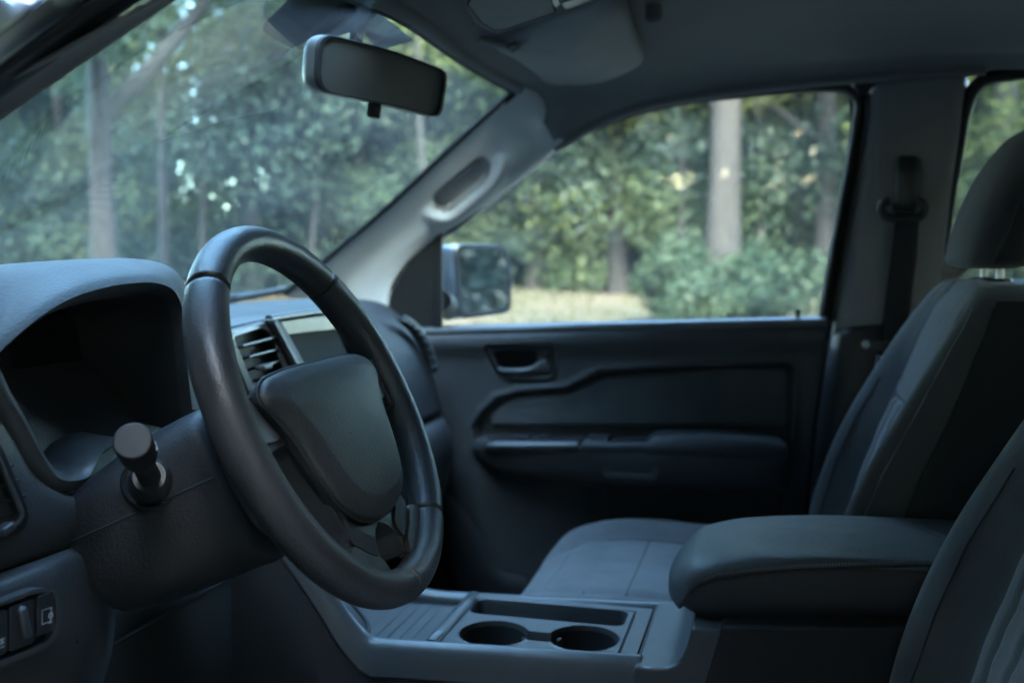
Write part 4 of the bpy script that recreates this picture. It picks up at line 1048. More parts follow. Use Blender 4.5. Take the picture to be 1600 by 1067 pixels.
# ================================================================== SEATS
def make_seat(X0, label, S0=0.0):
    seat = thing('front_seat', label, 'car seat', (X0, -.12 + S0, .6), group='front seats of the cab')
    Xc = X0
    # backrest: horizontal rings
    hz = [.80, .88, .95, 1.02, 1.09, 1.16, 1.22, 1.265, 1.295, 1.312, 1.318]
    hwid = [.235, .240, .243, .245, .244, .240, .232, .218, .194, .150, .085]
    hthk = [.12, .125, .125, .122, .118, .112, .105, .095, .080, .060, .03]
    def front(z):                     # crest line of the bolsters
        return float(np.interp(z, [.80, .88, .93, 1.0, 1.07, 1.15, 1.23, 1.30, 1.34], [-.052, -.058, -.066, -.086, -.113, -.155, -.200, -.246, -.280])) + S0
    def shape(z, w_, t_):
        b = float(np.interp(z, [.80, .95, 1.05, 1.15, 1.25, 1.32], [.045, .062, .060, .050, .030, .010]))
        s0 = front(z) - b
        half = [(0, 0), (.30, .001), (.50, .003), (.60, .000), (.635, -.003), (.67, .004), (.76, b * .52), (.85, b * .92), (.91, b * .99), (.96, b * .86), (1.0, b * .45), (1.015, -.005), (1.0, -t_ * .6), (.95, -t_ * .92), (.80, -t_ * 1.05), (.4, -t_ * 1.1)]
        R_ = [V(Xc + u * w_, s0 + d, z) for u, d in half]
        Lf = [V(Xc - u * w_, s0 + d, z) for u, d in half[1:]][::-1]
        return R_ + [V(Xc, s0 - t_ * 1.12, z)] + Lf
    rings = [shape(a, b, c) for a, b, c in zip(hz, hwid, hthk)]
    n = 96
    back = loft('backrest', rings, 'fabric', seat, n=n, nv=70, sharp=80)
    def on(z, u, lift=.0):
        w_ = float(np.interp(z, hz, hwid)); t_ = float(np.interp(z, hz, hthk))
        b = float(np.interp(z, [.80, .95, 1.05, 1.15, 1.25, 1.32], [.045, .062, .060, .050, .030, .010]))
        hu = [0, .30, .50, .60, .635, .67, .76, .85, .91, .96, 1.0, 1.015]
        hd = [0, .001, .003, 0, -.003, .004, b * .52, b * .92, b * .99, b * .86, b * .45, -.005]
        return V(Xc + u * w_, front(z) - b + float(np.interp(abs(u), hu, hd)) + lift, z + lift * .4)
    for sg in (-1, 1):
        tube('piping', [on(z, sg * 1.016, .0) + V(0, -.006, 0) for z in np.linspace(.82, 1.285, 40)], .0034, 'piping', back, n=8)
        tube('seam', [on(z, sg * .985, .0015) for z in np.linspace(.82, 1.285, 40)], .0011, 'thread', back, n=5)
        tube('seam', [on(z, sg * .64, .001) for z in np.linspace(.82, 1.30, 40)], .0022, 'piping', back, n=6)
        # side panels of darker cloth from the piping round to the back
        rowsP = []
        for z, w_, t_ in zip(hz[:9], hwid, hthk):
            b = float(np.interp(z, [.80, .95, 1.05, 1.15, 1.25, 1.32], [.045, .062, .060, .050, .030, .010])); s0 = front(z) - b
            rowsP.append([V(Xc + sg * (u * w_ + .0025), s0 + d + lf, z) for u, d, lf in ((1.016, -.010, .0), (1.018, -.018, 0), (1.017, -.026, 0), (1.014, -.036, 0), (1.002, -t_ * .6, 0), (.955, -t_ * .92, -.002), (.9, -t_ * 1.0, -.003))])
        sheet('side_panel', rowsP, 'seatside', seat, 24, 40)
        tube('seam', [on(1.16, sg * u, .0012) + V(0, 0, -.10 * (u - .62)) for u in np.linspace(.65, .93, 12)], .0014, 'piping', back, n=5)
    for sg in (-1, 1):
        tube('seam', [on(z, sg * .80, .0012) for z in np.linspace(.82, 1.15, 30)], .0010, 'piping', back, n=5)
    # insert with vertical channels below the cross seam, plain pad above
    zc = 1.128
    gI = []
    for z in np.linspace(.80, zc, 60):
        row = []
        for u in np.linspace(-.60, .60, 121):
            ch = min(abs(abs(u) - c) for c in (.20, .42))
            row.append(on(z, u, .0065 * (1 - .8 * math.exp(-(ch / .022) ** 2)) * min(1, (.60 - abs(u)) / .04) * min(1, (zc - z) / .012 + .15) + .0006 * math.sin(z * 190 + u * 5) * math.exp(-ch * 8)))
        gI.append(row)
    grid('insert_panel', gI, 'suede', seat, sharp=80)
    gU = []
    for z in np.linspace(zc + .002, 1.300, 40):
        gU.append([on(z, u, .008 * min(1, (.60 - abs(u)) / .05) * min(1, (z - zc) / .014 + .25) * min(1, (1.300 - z) / .03)) for u in np.linspace(-.60, .60, 41)])
    grid('upper_panel', gU, 'fabric', seat, sharp=80)
    tube('cross_seam', [on(zc + .001, u, .002) for u in np.linspace(-.61, .61, 30)], .0022, 'piping', back, n=6)
    # headrest
    hc_s = -.312 + S0
    hr = []
    for z, w_, f_, b_ in ((1.335, .088, .030, -.030), (1.342, .108, .044, -.048), (1.365, .122, .050, -.060), (1.41, .128, .052, -.066), (1.46, .127, .046, -.066), (1.50, .118, .034, -.060), (1.525, .098, .018, -.048), (1.537, .070, -.002, -.032), (1.540, .03, -.012, -.020)):
        s0 = hc_s - .30 * (z - 1.42)
        hr.append([V(Xc, s0 + f_, z), V(Xc + w_ * .5, s0 + f_ * .95, z), V(Xc + w_ * .82, s0 + f_ * .70, z), V(Xc + w_ * .98, s0 + f_ * .15, z), V(Xc + w_, s0 + (f_ + b_) * .5 - .01, z), V(Xc + w_ * .92, s0 + b_ * .8, z), V(Xc + w_ * .5, s0 + b_, z), V(Xc, s0 + b_ * 1.02, z),
                   V(Xc - w_ * .5, s0 + b_, z), V(Xc - w_ * .92, s0 + b_ * .8, z), V(Xc - w_, s0 + (f_ + b_) * .5 - .01, z), V(Xc - w_ * .98, s0 + f_ * .15, z), V(Xc - w_ * .82, s0 + f_ * .70, z), V(Xc - w_ * .5, s0 + f_ * .95, z)])
    head = loft('headrest', hr, 'headcloth', seat, n=64, nv=50, sharp=80)
    for sg in (-1, 1):
        sp_ = []
        for z, w_, f_, b_ in ((1.345, .110, .044, -.050), (1.365, .122, .050, -.060), (1.41, .128, .052, -.066), (1.46, .127, .046, -.066), (1.50, .118, .034, -.060), (1.522, .100, .018, -.048)):
            s0 = hc_s - .30 * (z - 1.42)
            sp_.append([V(Xc + sg * (w_ * .985 + .0022), s0 + f_ * .13, z), V(Xc + sg * (w_ + .0028), s0 + (f_ + b_) * .5 - .01, z), V(Xc + sg * (w_ * .93 + .002), s0 + b_ * .78, z)])
        sheet('side_panel', sp_, 'seatside', head, 12, 24)
        tube('piping', [r[0] + V(sg * .0006, .001, 0) for r in sp_], .0024, 'piping', head, n=6, nv=30)
        tube('post', [V(Xc + sg * .055, hc_s + .012, 1.35), V(Xc + sg * .055, hc_s + .010, 1.30), V(Xc + sg * .055, hc_s + .022, 1.24)], .006, 'metal', seat, n=12)
        lathe('post_guide', V(Xc + sg * .055, hc_s + .012, 1.312), (0, 0, 1), [(.018, 0), (.018, .006), (.015, .009), (.007, .009)], 'smooth', seat, n=20)
    # cushion
    cr = []
    for s_, w_, zt, zb in ((.408, .07, .770, .750), (.400, .115, .792, .745), (.384, .160, .814, .738), (.356, .203, .834, .73), (.315, .232, .847, .725), (.27, .247, .853, .725), (.20, .252, .856, .72), (.08, .252, .850, .72), (-.05, .250, .842, .72), (-.16, .245, .838, .72)):
        bo_ = .020 if s_ < .36 else .020 * max(0, (.405 - s_) / .045)
        half = [(0, 0), (.30, .0015), (.52, .002), (.60, -.001), (.64, -.003), (.68, .003), (.80, bo_ * .8), (.90, bo_), (.965, bo_ * .3), (1.0, -.025)]
        R_ = [V(Xc + u * w_, s_ + S0, zt + d) for u, d in half] + [V(Xc + 1.0 * w_, s_ + S0, (zt + zb) / 2 - .02), V(Xc + .9 * w_, s_ + S0, zb)]
        Lf = [V(2 * Xc - p.x, p.y, p.z) for p in R_[1:]][::-1]
        cr.append(R_ + [V(Xc, s_ + S0, zb - .002)] + Lf)
    cush = loft('cushion', cr, 'suede', seat, n=96, nv=70, sharp=80)
    def onc(s_, u, lift=0):
        w_ = float(np.interp(s_, [-.16, .2, .27, .315, .356, .384, .4, .408], [.245, .252, .247, .232, .203, .160, .115, .07])); zt = float(np.interp(s_, [-.16, -.05, .08, .2, .27, .315, .356, .384, .4, .408], [.838, .842, .85, .856, .853, .847, .834, .814, .792, .77]))
        bo_ = .020 if s_ < .36 else .020 * max(0, (.405 - s_) / .045)
        d = float(np.interp(abs(u), [0, .3, .52, .6, .64, .68, .8, .9, .965, 1.0], [0, .0015, .002, -.001, -.003, .003, bo_ * .8, bo_, bo_ * .3, -.025]))
        return V(Xc + u * w_, s_ + S0, zt + d + lift)
    for sg in (-1, 1):
        tube('seam', [onc(s_, sg * .64, .001) for s_ in np.linspace(-.15, .395, 30)], .002, 'piping', cush, n=6)
    for s_ in (.335, .27, .205, .14):
        tube('seam', [onc(s_, u, .0006) for u in np.linspace(-.62, .62, 24)], .0011 if s_ != .205 else .002, 'piping', cush, n=6)
    gC = [[onc(s_, u, .004 * min(1, (.60 - abs(u)) / .05) * (.35 + .65 * abs(math.sin(math.pi * (s_ - .14) / .065)) ** .5)) for u in np.linspace(-.60, .60, 41)] for s_ in np.linspace(-.14, .335, 110)]
    grid('insert_panel', gC, 'suede', seat, sharp=80)
    loft('seat_base', [[V(Xc + a * .20, b + S0, z_) for a, b in ((-1, -.2), (1, -.2), (1, .32), (-1, .32))] for z_ in (.62, .70, .74)], 'blackmatte', seat, n=24, nv=4)
    return seat


seat = make_seat(.375, 'front passenger seat, dark grey cloth with headrest, across the console')


def copy_tree(o, parent=None):
    c = o.copy(); COL.objects.link(c)
    if parent is not None: c.parent = parent
    for ch in list(o.children): copy_tree(ch, c)
    return c


drv = copy_tree(seat)
drv.location = (-.372, -.12 - .055, .6)
drv['label'] = 'driver seat in the near corner, only its dark backrest showing'

# ================================================================== REAR VIEW MIRROR
mir_c = U(587, 119, x=.0)
rv = thing('rear_view_mirror', 'inside rear view mirror with black rim hanging below the windscreen header', 'rear view mirror', mir_c)
# frame of the mirror solved from its four corners: left end nearer the camera
hl, hr_ = U(487, 95, x=-.100), U(689, 148, x=.112)
axm = (hr_ - hl).normalized()
nm = V(-.42, -.90, -.12); nm = (nm - axm * nm.dot(axm)).normalized()
upm = nm.cross(axm).normalized()
if upm.z < 0: upm = -upm
mc2 = (hl + hr_) / 2
HW = (hr_ - hl).length / 2
def mloc2(a, b, d): return mc2 + axm * a + upm * b + nm * d
def mout(sc, d, dw=0):
    P = round_poly([Vector((-HW - dw, .033 + dw)), Vector((0, .038 + dw)), Vector((HW + dw, .031 + dw)), Vector((HW * .985 + dw, -.032 - dw)), Vector((0, -.031 - dw)), Vector((-HW * .97 - dw, -.034 - dw))], [.024, .12, .016, .016, .12, .024], 8)
    return [mloc2(p.x * sc, p.y * sc, d) for p in P]
loft('housing', [mout(.99, .006, 0), mout(1.0, .004, 0), mout(1.005, -.004, 0), mout(1.0, -.012, 0), mout(.95, -.024, 0), mout(.80, -.040, 0), mout(.4, -.046, 0)], node_mat('mirror_housing', (.075, .078, .082), .42), rv, n=90, nv=24, sharp=60)
frame_ring('rim', mout(1.0, .009), mout(.935, .009, -.0), nm * -.008, 'blackmatte', rv, bevel=.0025)
mg = mout(.955, .0045)
mk('mirror_glass', mg, [tuple(range(len(mg)))], 'mirrordim', rv, smooth=False)
boxm('dip_lever', mloc2(-.002, -.040, -.004), (axm, upm, nm), (.018, .020, .010), 'blackmatte', rv, bevel=.003)
arm0 = mloc2(.0, .01, -.035); arm1 = U(590, 12, x=.01) + V(0, .02, 0)
tube('stem', [arm0, (arm0 + arm1) / 2 + V(0, .01, -.004), arm1], [.010, .009, .012], 'black', rv, n=14, nv=14)
slab('mount_cover', round_poly([U(524, 60, x=0) + V(0, .01, 0), U(556, 52, x=0) + V(0, .01, 0), U(604, 22, x=0) + V(0, .01, 0), U(606, 6, x=0) + V(0, .01, 0), U(570, 2, x=0) + V(0, .01, 0), U(515, 52, x=0) + V(0, .01, 0)], .006, 4), (0, .022, 0), 'black', rv, bevel=.006)
slab('sensor_cover', round_poly([U(470, 92, x=-.02) + V(0, .04, 0), U(484, 92, x=-.02) + V(0, .04, 0), U(500, 74, x=-.02) + V(0, .04, 0), U(488, 72, x=-.02) + V(0, .04, 0)], .003, 3), (0, .01, 0), 'blackmatte', rv, bevel=.002)

# ================================================================== OVERHEAD: console and visor
oc = thing('overhead_console', 'grey overhead console panel with reading lamp above the mirror', 'overhead console', U(790, 25, z=1.69))
def OZ(px, py, z=1.690): return U(px, py, z=z)
oco = round_poly([OZ(706, 4), OZ(742, 40, 1.678), OZ(768, 54, 1.676), OZ(800, 50, 1.678), OZ(960, -4), OZ(1100, -60), OZ(800, -120)], .012, 5)
base_oc = slab('panel', oco, (0, .0, .055), 'visor', oc, bevel=.007, seg=4)
def OU(pts, z): return [OZ(a, b, z) for a, b in pts]
cov = round_poly(OU([(731, 8), (752, 36), (772, 48), (792, 46), (868, 20), (850, -30), (760, -60)], 1.6755), .006, 4)
slab('lamp_cover', cov, (0, 0, .004), 'visor', oc, bevel=.0015)
tube('cover_gap', [p + V(0, 0, .001) for p in cov], .0022, 'rubber', oc, n=6, closed=True)
for i, pts in enumerate(([(878, 6), (884, 16), (930, 2), (926, -8)], [(862, 2), (868, 12), (876, 8), (872, -2)])):
    slab('reading_lamp', round_poly(OU(pts, 1.6745), .002, 3), (0, 0, .004), 'lens', oc, bevel=.001)
    
visor = thing('sun_visor', 'padded grey passenger sun visor folded up against the roof lining', 'sun visor', U(890, 75, z=1.66))
vis_px = [(778, 70), (800, 66), (840, 50), (900, 24), (952, 4), (972, 12), (992, 60), (1006, 92), (1002, 102), (985, 112), (940, 130), (912, 140), (898, 140), (888, 137), (872, 141), (862, 139), (835, 115), (795, 88), (772, 76)]
def vz(px): return 1.672 + .00003 * (px - 880)
vpts = [U(a, b, z=1.668) for a, b in vis_px]
# centre bulge: sheet from outline towards the centre
vc = U(890, 78, z=1.660)
ringsV = []
for sc, dzv in ((.985, .018), (1.0, .012), (1.0, .006), (.985, .001), (.95, -.003), (.85, -.006), (.6, -.008), (.3, -.0085), (.02, -.0085)):
    ringsV.append([vc + (p - vc) * sc + V(0, 0, dzv) for p in spline(vpts, 90, closed=True)])
grid('visor_pad', ringsV, 'visor', visor, closed=True, cap=True, sharp=60)
slab('visor_notch', round_poly([U(a, b, z=1.659) for a, b in ((790, 76), (806, 70), (812, 78), (800, 84))], .003, 3), (0, 0, .004), 'blackmatte', visor, bevel=.001)
tube('visor_hinge', [U(748, 62, z=1.672), U(775, 68, z=1.668), U(800, 74, z=1.664)], .006, 'visor', visor, n=10, nv=12)
lathe('visor_clip', U(1022, 20, z=1.70), (0, 0, -1), [(.012, -.01), (.012, .010), (.008, .014), (.0001, .015)], 'roof', visor, n=16)

# ================================================================== SEAT BELT
belt = thing('seat_belt', 'black passenger seat belt hanging from its guide on the door pillar', 'seat belt', U(1400, 560, x=.66))
def BX(px, py, x=.668): return U(px, py, x=x)
hous = [[BX(a, b, c) for a, b, c in row] for row in (
    [(1402, 252, .684), (1404, 246, .672), (1420, 244, .664), (1436, 248, .672), (1440, 256, .684)],
    [(1400, 272, .684), (1403, 270, .664), (1420, 268, .656), (1437, 270, .664), (1441, 274, .684)],
    [(1398, 300, .684), (1402, 298, .664), (1418, 298, .656), (1434, 300, .664), (1438, 304, .684)],
    [(1396, 320, .684), (1400, 322, .664), (1416, 322, .656), (1430, 324, .664), (1434, 326, .684)])]
sheet('guide_cover', hous, 'smooth', belt, 24, 20, thick=.003)
gp_ = [BX(a, b, .655) for a, b in ((1390, 314), (1380, 317), (1376, 327), (1383, 337), (1396, 341), (1412, 342), (1430, 341), (1441, 337), (1446, 327), (1442, 318), (1433, 315))]
tube('guide_ring', gp_, .0068, 'smooth', belt, n=12, nv=50)
slab('guide_bar', round_poly([BX(a, b, .656) for a, b in ((1394, 318), (1432, 320), (1430, 332), (1396, 330))], .003, 3), (.008, 0, 0), 'blackmatte', belt, bevel=.002)
wl_ = [(1400, 332, .662), (1392, 400, .668), (1384, 460, .668), (1377, 520, .662), (1368, 570, .66), (1350, 680, .665), (1334, 830, .665)]
wr_ = [(1436, 334, .662), (1432, 400, .668), (1424, 460, .668), (1416, 520, .662), (1404, 570, .66), (1386, 680, .665), (1370, 830, .665)]
sheet('webbing', [[BX(*p) for p in wl_], [(BX(*p) + BX(*q)) / 2 + V(-.001, 0, 0) for p, q in zip(wl_, wr_)], [BX(*p) for p in wr_]], 'webbing', belt, 40, 6, thick=.0015)
tng = slab('tongue', round_poly([BX(a, b, .650) for a, b in ((1352, 530), (1400, 536), (1412, 546), (1408, 556), (1354, 546))], .004, 3), (.012, 0, 0), 'smooth', belt, bevel=.003)
to = round_poly([BX(a, b, .652) for a, b in ((1369, 555), (1391, 558), (1388, 582), (1366, 578))], .002, 3)
frame_ring('tongue_plate', to, inset(to, .0045), (.002, 0, 0), 'metal', tng, bevel=.0005)
lathe('belt_button', BX(1353, 538, .646), (-1, 0, 0), [(.0001, .006), (.006, .005), (.007, .002), (.007, -.004)], 'lens', tng, n=16)

# ================================================================== OUTDOORS
def leaf_mat(name, ramp, trans=.35):
    m = bpy.data.materials.new(name); m.use_nodes = True
    n = m.node_tree; n.nodes.clear(); L = n.links.new
    o = n.nodes.new('ShaderNodeOutputMaterial')
    geo = n.nodes.new('ShaderNodeNewGeometry'); oi = n.nodes.new('ShaderNodeObjectInfo')
    tc = n.nodes.new('ShaderNodeTexCoord')
    nz = n.nodes.new('ShaderNodeTexNoise'); nz.inputs['Scale'].default_value = .55; nz.inputs['Detail'].default_value = 3
    L(tc.outputs['Object'], nz.inputs['Vector'])
    a = n.nodes.new('ShaderNodeMath'); a.operation = 'MULTIPLY_ADD'; a.inputs[1].default_value = .30; a.inputs[2].default_value = 0
    L(geo.outputs['Random Per Island'], a.inputs[0])
    b = n.nodes.new('ShaderNodeMath'); b.operation = 'MULTIPLY_ADD'; b.inputs[1].default_value = .9
    L(nz.outputs['Fac'], b.inputs[0]); L(a.outputs[0], b.inputs[2])
    c = n.nodes.new('ShaderNodeMath'); c.operation = 'MULTIPLY_ADD'; c.inputs[1].default_value = .35
    L(oi.outputs['Random'], c.inputs[0]); L(b.outputs[0], c.inputs[2])
    d = n.nodes.new('ShaderNodeMath'); d.operation = 'SUBTRACT'; d.inputs[1].default_value = .28
    L(c.outputs[0], d.inputs[0])
    cr = n.nodes.new('ShaderNodeValToRGB')
    el = cr.color_ramp.elements
    for i, (p, col) in enumerate(ramp):
        e = el[i] if i < 2 else el.new(p)
        e.position = p; e.color = (*col, 1)
    L(d.outputs[0], cr.inputs[0])
    df = n.nodes.new('ShaderNodeBsdfDiffuse'); tr = n.nodes.new('ShaderNodeBsdfTranslucent'); gl = n.nodes.new('ShaderNodeBsdfGlossy')
    gl.inputs['Roughness'].default_value = .45
    L(cr.outputs[0], df.inputs[0]); L(cr.outputs[0], tr.inputs[0])
    m1 = n.nodes.new('ShaderNodeMixShader'); m1.inputs[0].default_value = trans
    m2 = n.nodes.new('ShaderNodeMixShader'); m2.inputs[0].default_value = .012
    L(df.outputs[0], m1.inputs[1]); L(tr.outputs[0], m1.inputs[2]); L(m1.outputs[0], m2.inputs[1]); L(gl.outputs[0], m2.inputs[2])
    L(m2.outputs[0], o.inputs[0])
    return m


M['drygrass'] = leaf_mat('dry_grass', [(0.0, (.05, .055, .03)), (.95, (.15, .12, .075)), (.35, (.075, .075, .04)), (.62, (.11, .10, .055))], .2)
M['leaf'] = leaf_mat('leaf_mid', [(0.0, (.026, .045, .030)), (.95, (.20, .20, .09)), (.35, (.055, .085, .050)), (.62, (.095, .122, .066))])
M['leafblue'] = leaf_mat('leaf_bluish', [(0.0, (.024, .042, .036)), (.95, (.14, .17, .10)), (.35, (.047, .075, .058)), (.62, (.078, .11, .076))])
M['leafyellow'] = leaf_mat('leaf_yellowish', [(0.0, (.04, .06, .025)), (.95, (.26, .24, .08)), (.35, (.085, .11, .045)), (.62, (.15, .17, .06))])
M['bark'] = node_mat('bark_grey', (.038, .034, .032), .95, 1.0, 12, kind='noise', var=.35, dist=.02, detail=6)
M['barkdark'] = node_mat('bark_dark', (.028, .025, .024), .95, 1.0, 14, kind='noise', var=.35, dist=.02, detail=6)


def gz(x, y):
    r = math.hypot(x, y)
    return max(0, r - 9) * .042 * (1 - .25 * max(0, min(1, (r - 40) / 30))) + .05 * math.sin(x * .5) * math.cos(y * .43)


# ground sheet: rings out to the horizon
gv, gf = [], []
radii = [0, 2, 4, 6, 8, 10, 12, 14, 17, 20, 24, 28, 34, 42, 55, 80, 130, 250, 450]
NA = 72
for r_ in radii:
    for k_ in range(NA):
        a = 2 * math.pi * k_ / NA
        xx, yy = r_ * math.cos(a), r_ * math.sin(a)
        gv.append((xx, yy, gz(xx, yy) if r_ < 60 else gz(xx * 55 / r_, yy * 55 / r_)))
for j in range(len(radii) - 1):
    for k_ in range(NA): gf.append((j * NA + k_, j * NA + (k_ + 1) % NA, (j + 1) * NA + (k_ + 1) % NA, (j + 1) * NA + k_))
gm = bpy.data.materials.new('forest_floor'); gm.use_nodes = True
n_ = gm.node_tree; bs = n_.nodes['Principled BSDF']; bs.inputs['Roughness'].default_value = .95
tc_ = n_.nodes.new('ShaderNodeTexCoord'); nz_ = n_.nodes.new('ShaderNodeTexNoise'); nz_.inputs['Scale'].default_value = .45; nz_.inputs['Detail'].default_value = 8
cr_ = n_.nodes.new('ShaderNodeValToRGB'); ce = cr_.color_ramp.elements
ce[0].position, ce[0].color = .30, (.060, .058, .036, 1); ce[1].position, ce[1].color = .70, (.125, .095, .072, 1)
e_ = ce.new(.5); e_.color = (.092, .080, .052, 1)
n_.links.new(tc_.outputs['Object'], nz_.inputs['Vector']); n_.links.new(nz_.outputs['Fac'], cr_.inputs[0]); n_.links.new(cr_.outputs[0], bs.inputs['Base Color'])
tag(mk('ground', gv, gf, gm, sharp=0), label='pale grassy clearing between the car and the woods', kind='structure')


def leaf_cloud(name, spots, mat, parent, size=.13, seed=1):
    """many separate bent leaf sprays; spots = (centre, radius xyz, count)"""
    rg = np.random.default_rng(seed)
    allv, nq = [], 0
    for c, rad, cnt in spots:
        d = rg.normal(size=(cnt, 3)); d /= np.linalg.norm(d, axis=1)[:, None]
        rr = rg.random(cnt) ** .45
        p = np.array(c) + d * rr[:, None] * np.array(rad)
        nrm = d + rg.normal(size=(cnt, 3)) * .7 + np.array((0, 0, .5)); nrm /= np.linalg.norm(nrm, axis=1)[:, None]
        t = np.cross(nrm, rg.normal(size=(cnt, 3))); t /= np.linalg.norm(t, axis=1)[:, None]
        b = np.cross(nrm, t)
        s = size * (.5 + rg.random(cnt) * 1.0)[:, None]
        q = np.stack([p - t * s, p - b * s * .45 + nrm * s * .12, p + t * s, p + b * s * .45 + nrm * s * .12], 1)
        allv.append(q.reshape(-1, 3)); nq += cnt
    vv = np.concatenate(allv)
    me = bpy.data.meshes.new(name)
    me.vertices.add(len(vv)); me.vertices.foreach_set('co', vv.ravel())
    me.loops.add(nq * 4); me.loops.foreach_set('vertex_index', np.arange(nq * 4))
    me.polygons.add(nq); me.polygons.foreach_set('loop_start', np.arange(nq) * 4)
    me.update(); me.validate()
    me.materials.append(M[mat])
    return me


def link(name, me, parent=None):
    o = bpy.data.objects.new(name, me); COL.objects.link(o)
    if parent is not None: o.parent = parent
    return o


def trunk_mesh(h, r, lean=(0, 0), limbs=6, mat='bark', seed=1, fork=None, lmin=3):
    rg = random.Random(seed)
    bm = bmesh.new()
    def limb(pts, rads, n=10):
        prev = None
        for i, p in enumerate(pts):
            t = (pts[min(i + 1, len(pts) - 1)] - pts[max(i - 1, 0)]).normalized()
            a = t.cross(V(.3, 1, .1)).normalized(); b = t.cross(a)
            ring = [bm.verts.new(p + (a * math.cos(2 * math.pi * k / n) + b * math.sin(2 * math.pi * k / n)) * rads[i] * (1 + .07 * math.sin(3 * k + i))) for k in range(n)]
            if prev:
                for k in range(n): bm.faces.new((prev[k], prev[(k + 1) % n], ring[(k + 1) % n], ring[k]))
            prev = ring
    N = 12
    main = []
    for i in range(N + 1):
        t = i / N
        main.append(V(lean[0] * t * h + .12 * math.sin(t * 5 + seed), lean[1] * t * h + .12 * math.cos(t * 4 + seed * 2) - .12 * math.cos(seed * 2), t * h - .15))
    rads = [r * (1.35 if i == 0 else 1.08 if i == 1 else 1 - .62 * i / N) for i in range(N + 1)]
    limb(main, rads, 14)
    tips = []
    for q in range(limbs):
        i = rg.randint(lmin, N - 1)
        a = rg.random() * 6.28; L_ = h * rg.uniform(.14, .30)
        p0 = main[i]; d = V(math.cos(a), math.sin(a), rg.uniform(.2, .9)).normalized()
        pts = [p0 + d * L_ * t + V(0, 0, .12 * L_ * t * t) + V(rg.uniform(-.1, .1), rg.uniform(-.1, .1), 0) * t for t in (0, .25, .5, .75, 1)]
        limb(pts, [rads[i] * .45 * (1 - .75 * t) for t in (0, .25, .5, .75, 1)], 7)
        tips.append(pts[-1]); tips.append(pts[3])
    if fork:
        for (i, d, L_, rr) in fork:
            pts = [main[i] + Vector(d).normalized() * L_ * t + V(0, 0, .25 * L_ * t * t) for t in (0, .2, .4, .6, .8, 1)]
            limb(pts, [rr * (1 - .6 * t) for t in (0, .2, .4, .6, .8, 1)], 9)
            tips += [pts[-1], pts[3]]
    me = bpy.data.meshes.new('trunk'); bm.to_mesh(me); bm.free()
    me.polygons.foreach_set('use_smooth', [True] * len(me.polygons)); me.materials.append(M[mat])
    return me, main, tips


def at_dir(px, dist):
    """ground point under a photo column, dist metres out"""
    ph = YAW - math.atan((px - 800) / FPX)
    xx, yy = CAM.x + dist * math.cos(ph), CAM.y + dist * math.sin(ph)
    return V(xx, yy, gz(xx, yy))


def tree(name, label, pos, h, r, mat='bark', leaf='leaf', seed=1, lean=(0, 0), clumps=14, low=2.2, spread=2.6, cnt=700, group=None, fork=None, limbs=7, size=.070, lmin=3):
    t = thing(name, label, 'tree', pos, group=group)
    me, main, tips = trunk_mesh(h, r, lean, limbs, mat, seed, fork, lmin)
    link('trunk', me, t)
    rg = random.Random(seed * 3 + 1)
    spots = []
    for p in tips: spots.append((p, (rg.uniform(.8, 1.5), rg.uniform(.8, 1.5), rg.uniform(.5, 1.0)), cnt))
    for q in range(clumps):
        z_ = rg.uniform(low, h * .98); a = rg.random() * 6.28; d_ = spread * math.sqrt(rg.random())
        k_ = min(12, int(z_ / h * 12))
        spots.append((main[k_] * 1.0 + V(math.cos(a) * d_, math.sin(a) * d_, 0), (rg.uniform(.8, 1.6), rg.uniform(.8, 1.6), rg.uniform(.5, 1.1)), cnt))
    link('crown', leaf_cloud('crown', spots, leaf, None, size, seed), t)
    return t


# trees one can tell apart
tree('tall_tree', 'thick grey trunked tree with a knot standing right of centre in the passenger window', at_dir(1128, 20), 15, .31, 'bark', 'leafyellow', 3, clumps=16, low=7.5, spread=3.2, lmin=7)
tree('slim_tree', 'dark forked tree left of the thick trunk in the passenger window', at_dir(968, 23), 13, .20, 'barkdark', 'leafblue', 5, lean=(0, .01), clumps=18, low=3.2, fork=[(4, (-.1, .8, .7), 3.2, .13)])
tree('slim_tree', 'pale slender tree near the rear edge of the passenger window', at_dir(1292, 22), 13, .24, 'bark', 'leafyellow', 8, clumps=18, low=2.4)
tree('slim_tree', 'thin tree just behind the door mirror in the passenger window', at_dir(868, 25), 12, .12, 'bark', 'leaf', 9, clumps=16, low=2.5)
tree('forked_tree', 'grey tree forking to the right at the left of the windscreen', at_dir(172, 17), 13, .19, 'barkdark', 'leafblue', 11, lean=(0, 0), clumps=16, low=4.6, fork=[(3, (.75, -.5, .9), 5.0, .15)])
tree('slim_tree', 'straight narrow tree in the middle of the windscreen left of the mirror', at_dir(377, 23), 14, .16, 'bark', 'leafyellow', 13, clumps=18, low=2.4)
tree('slim_tree', 'brownish tree seen through the windscreen just below the mirror', at_dir(535, 24), 13, .17, 'barkdark', 'leafblue', 15, clumps=18, low=2.4)
tree('slim_tree', 'leafy tree seen through the rear passenger window behind the headrest', at_dir(1560, 18), 12, .2, 'barkdark', 'leafyellow', 17, clumps=26, low=1.2)
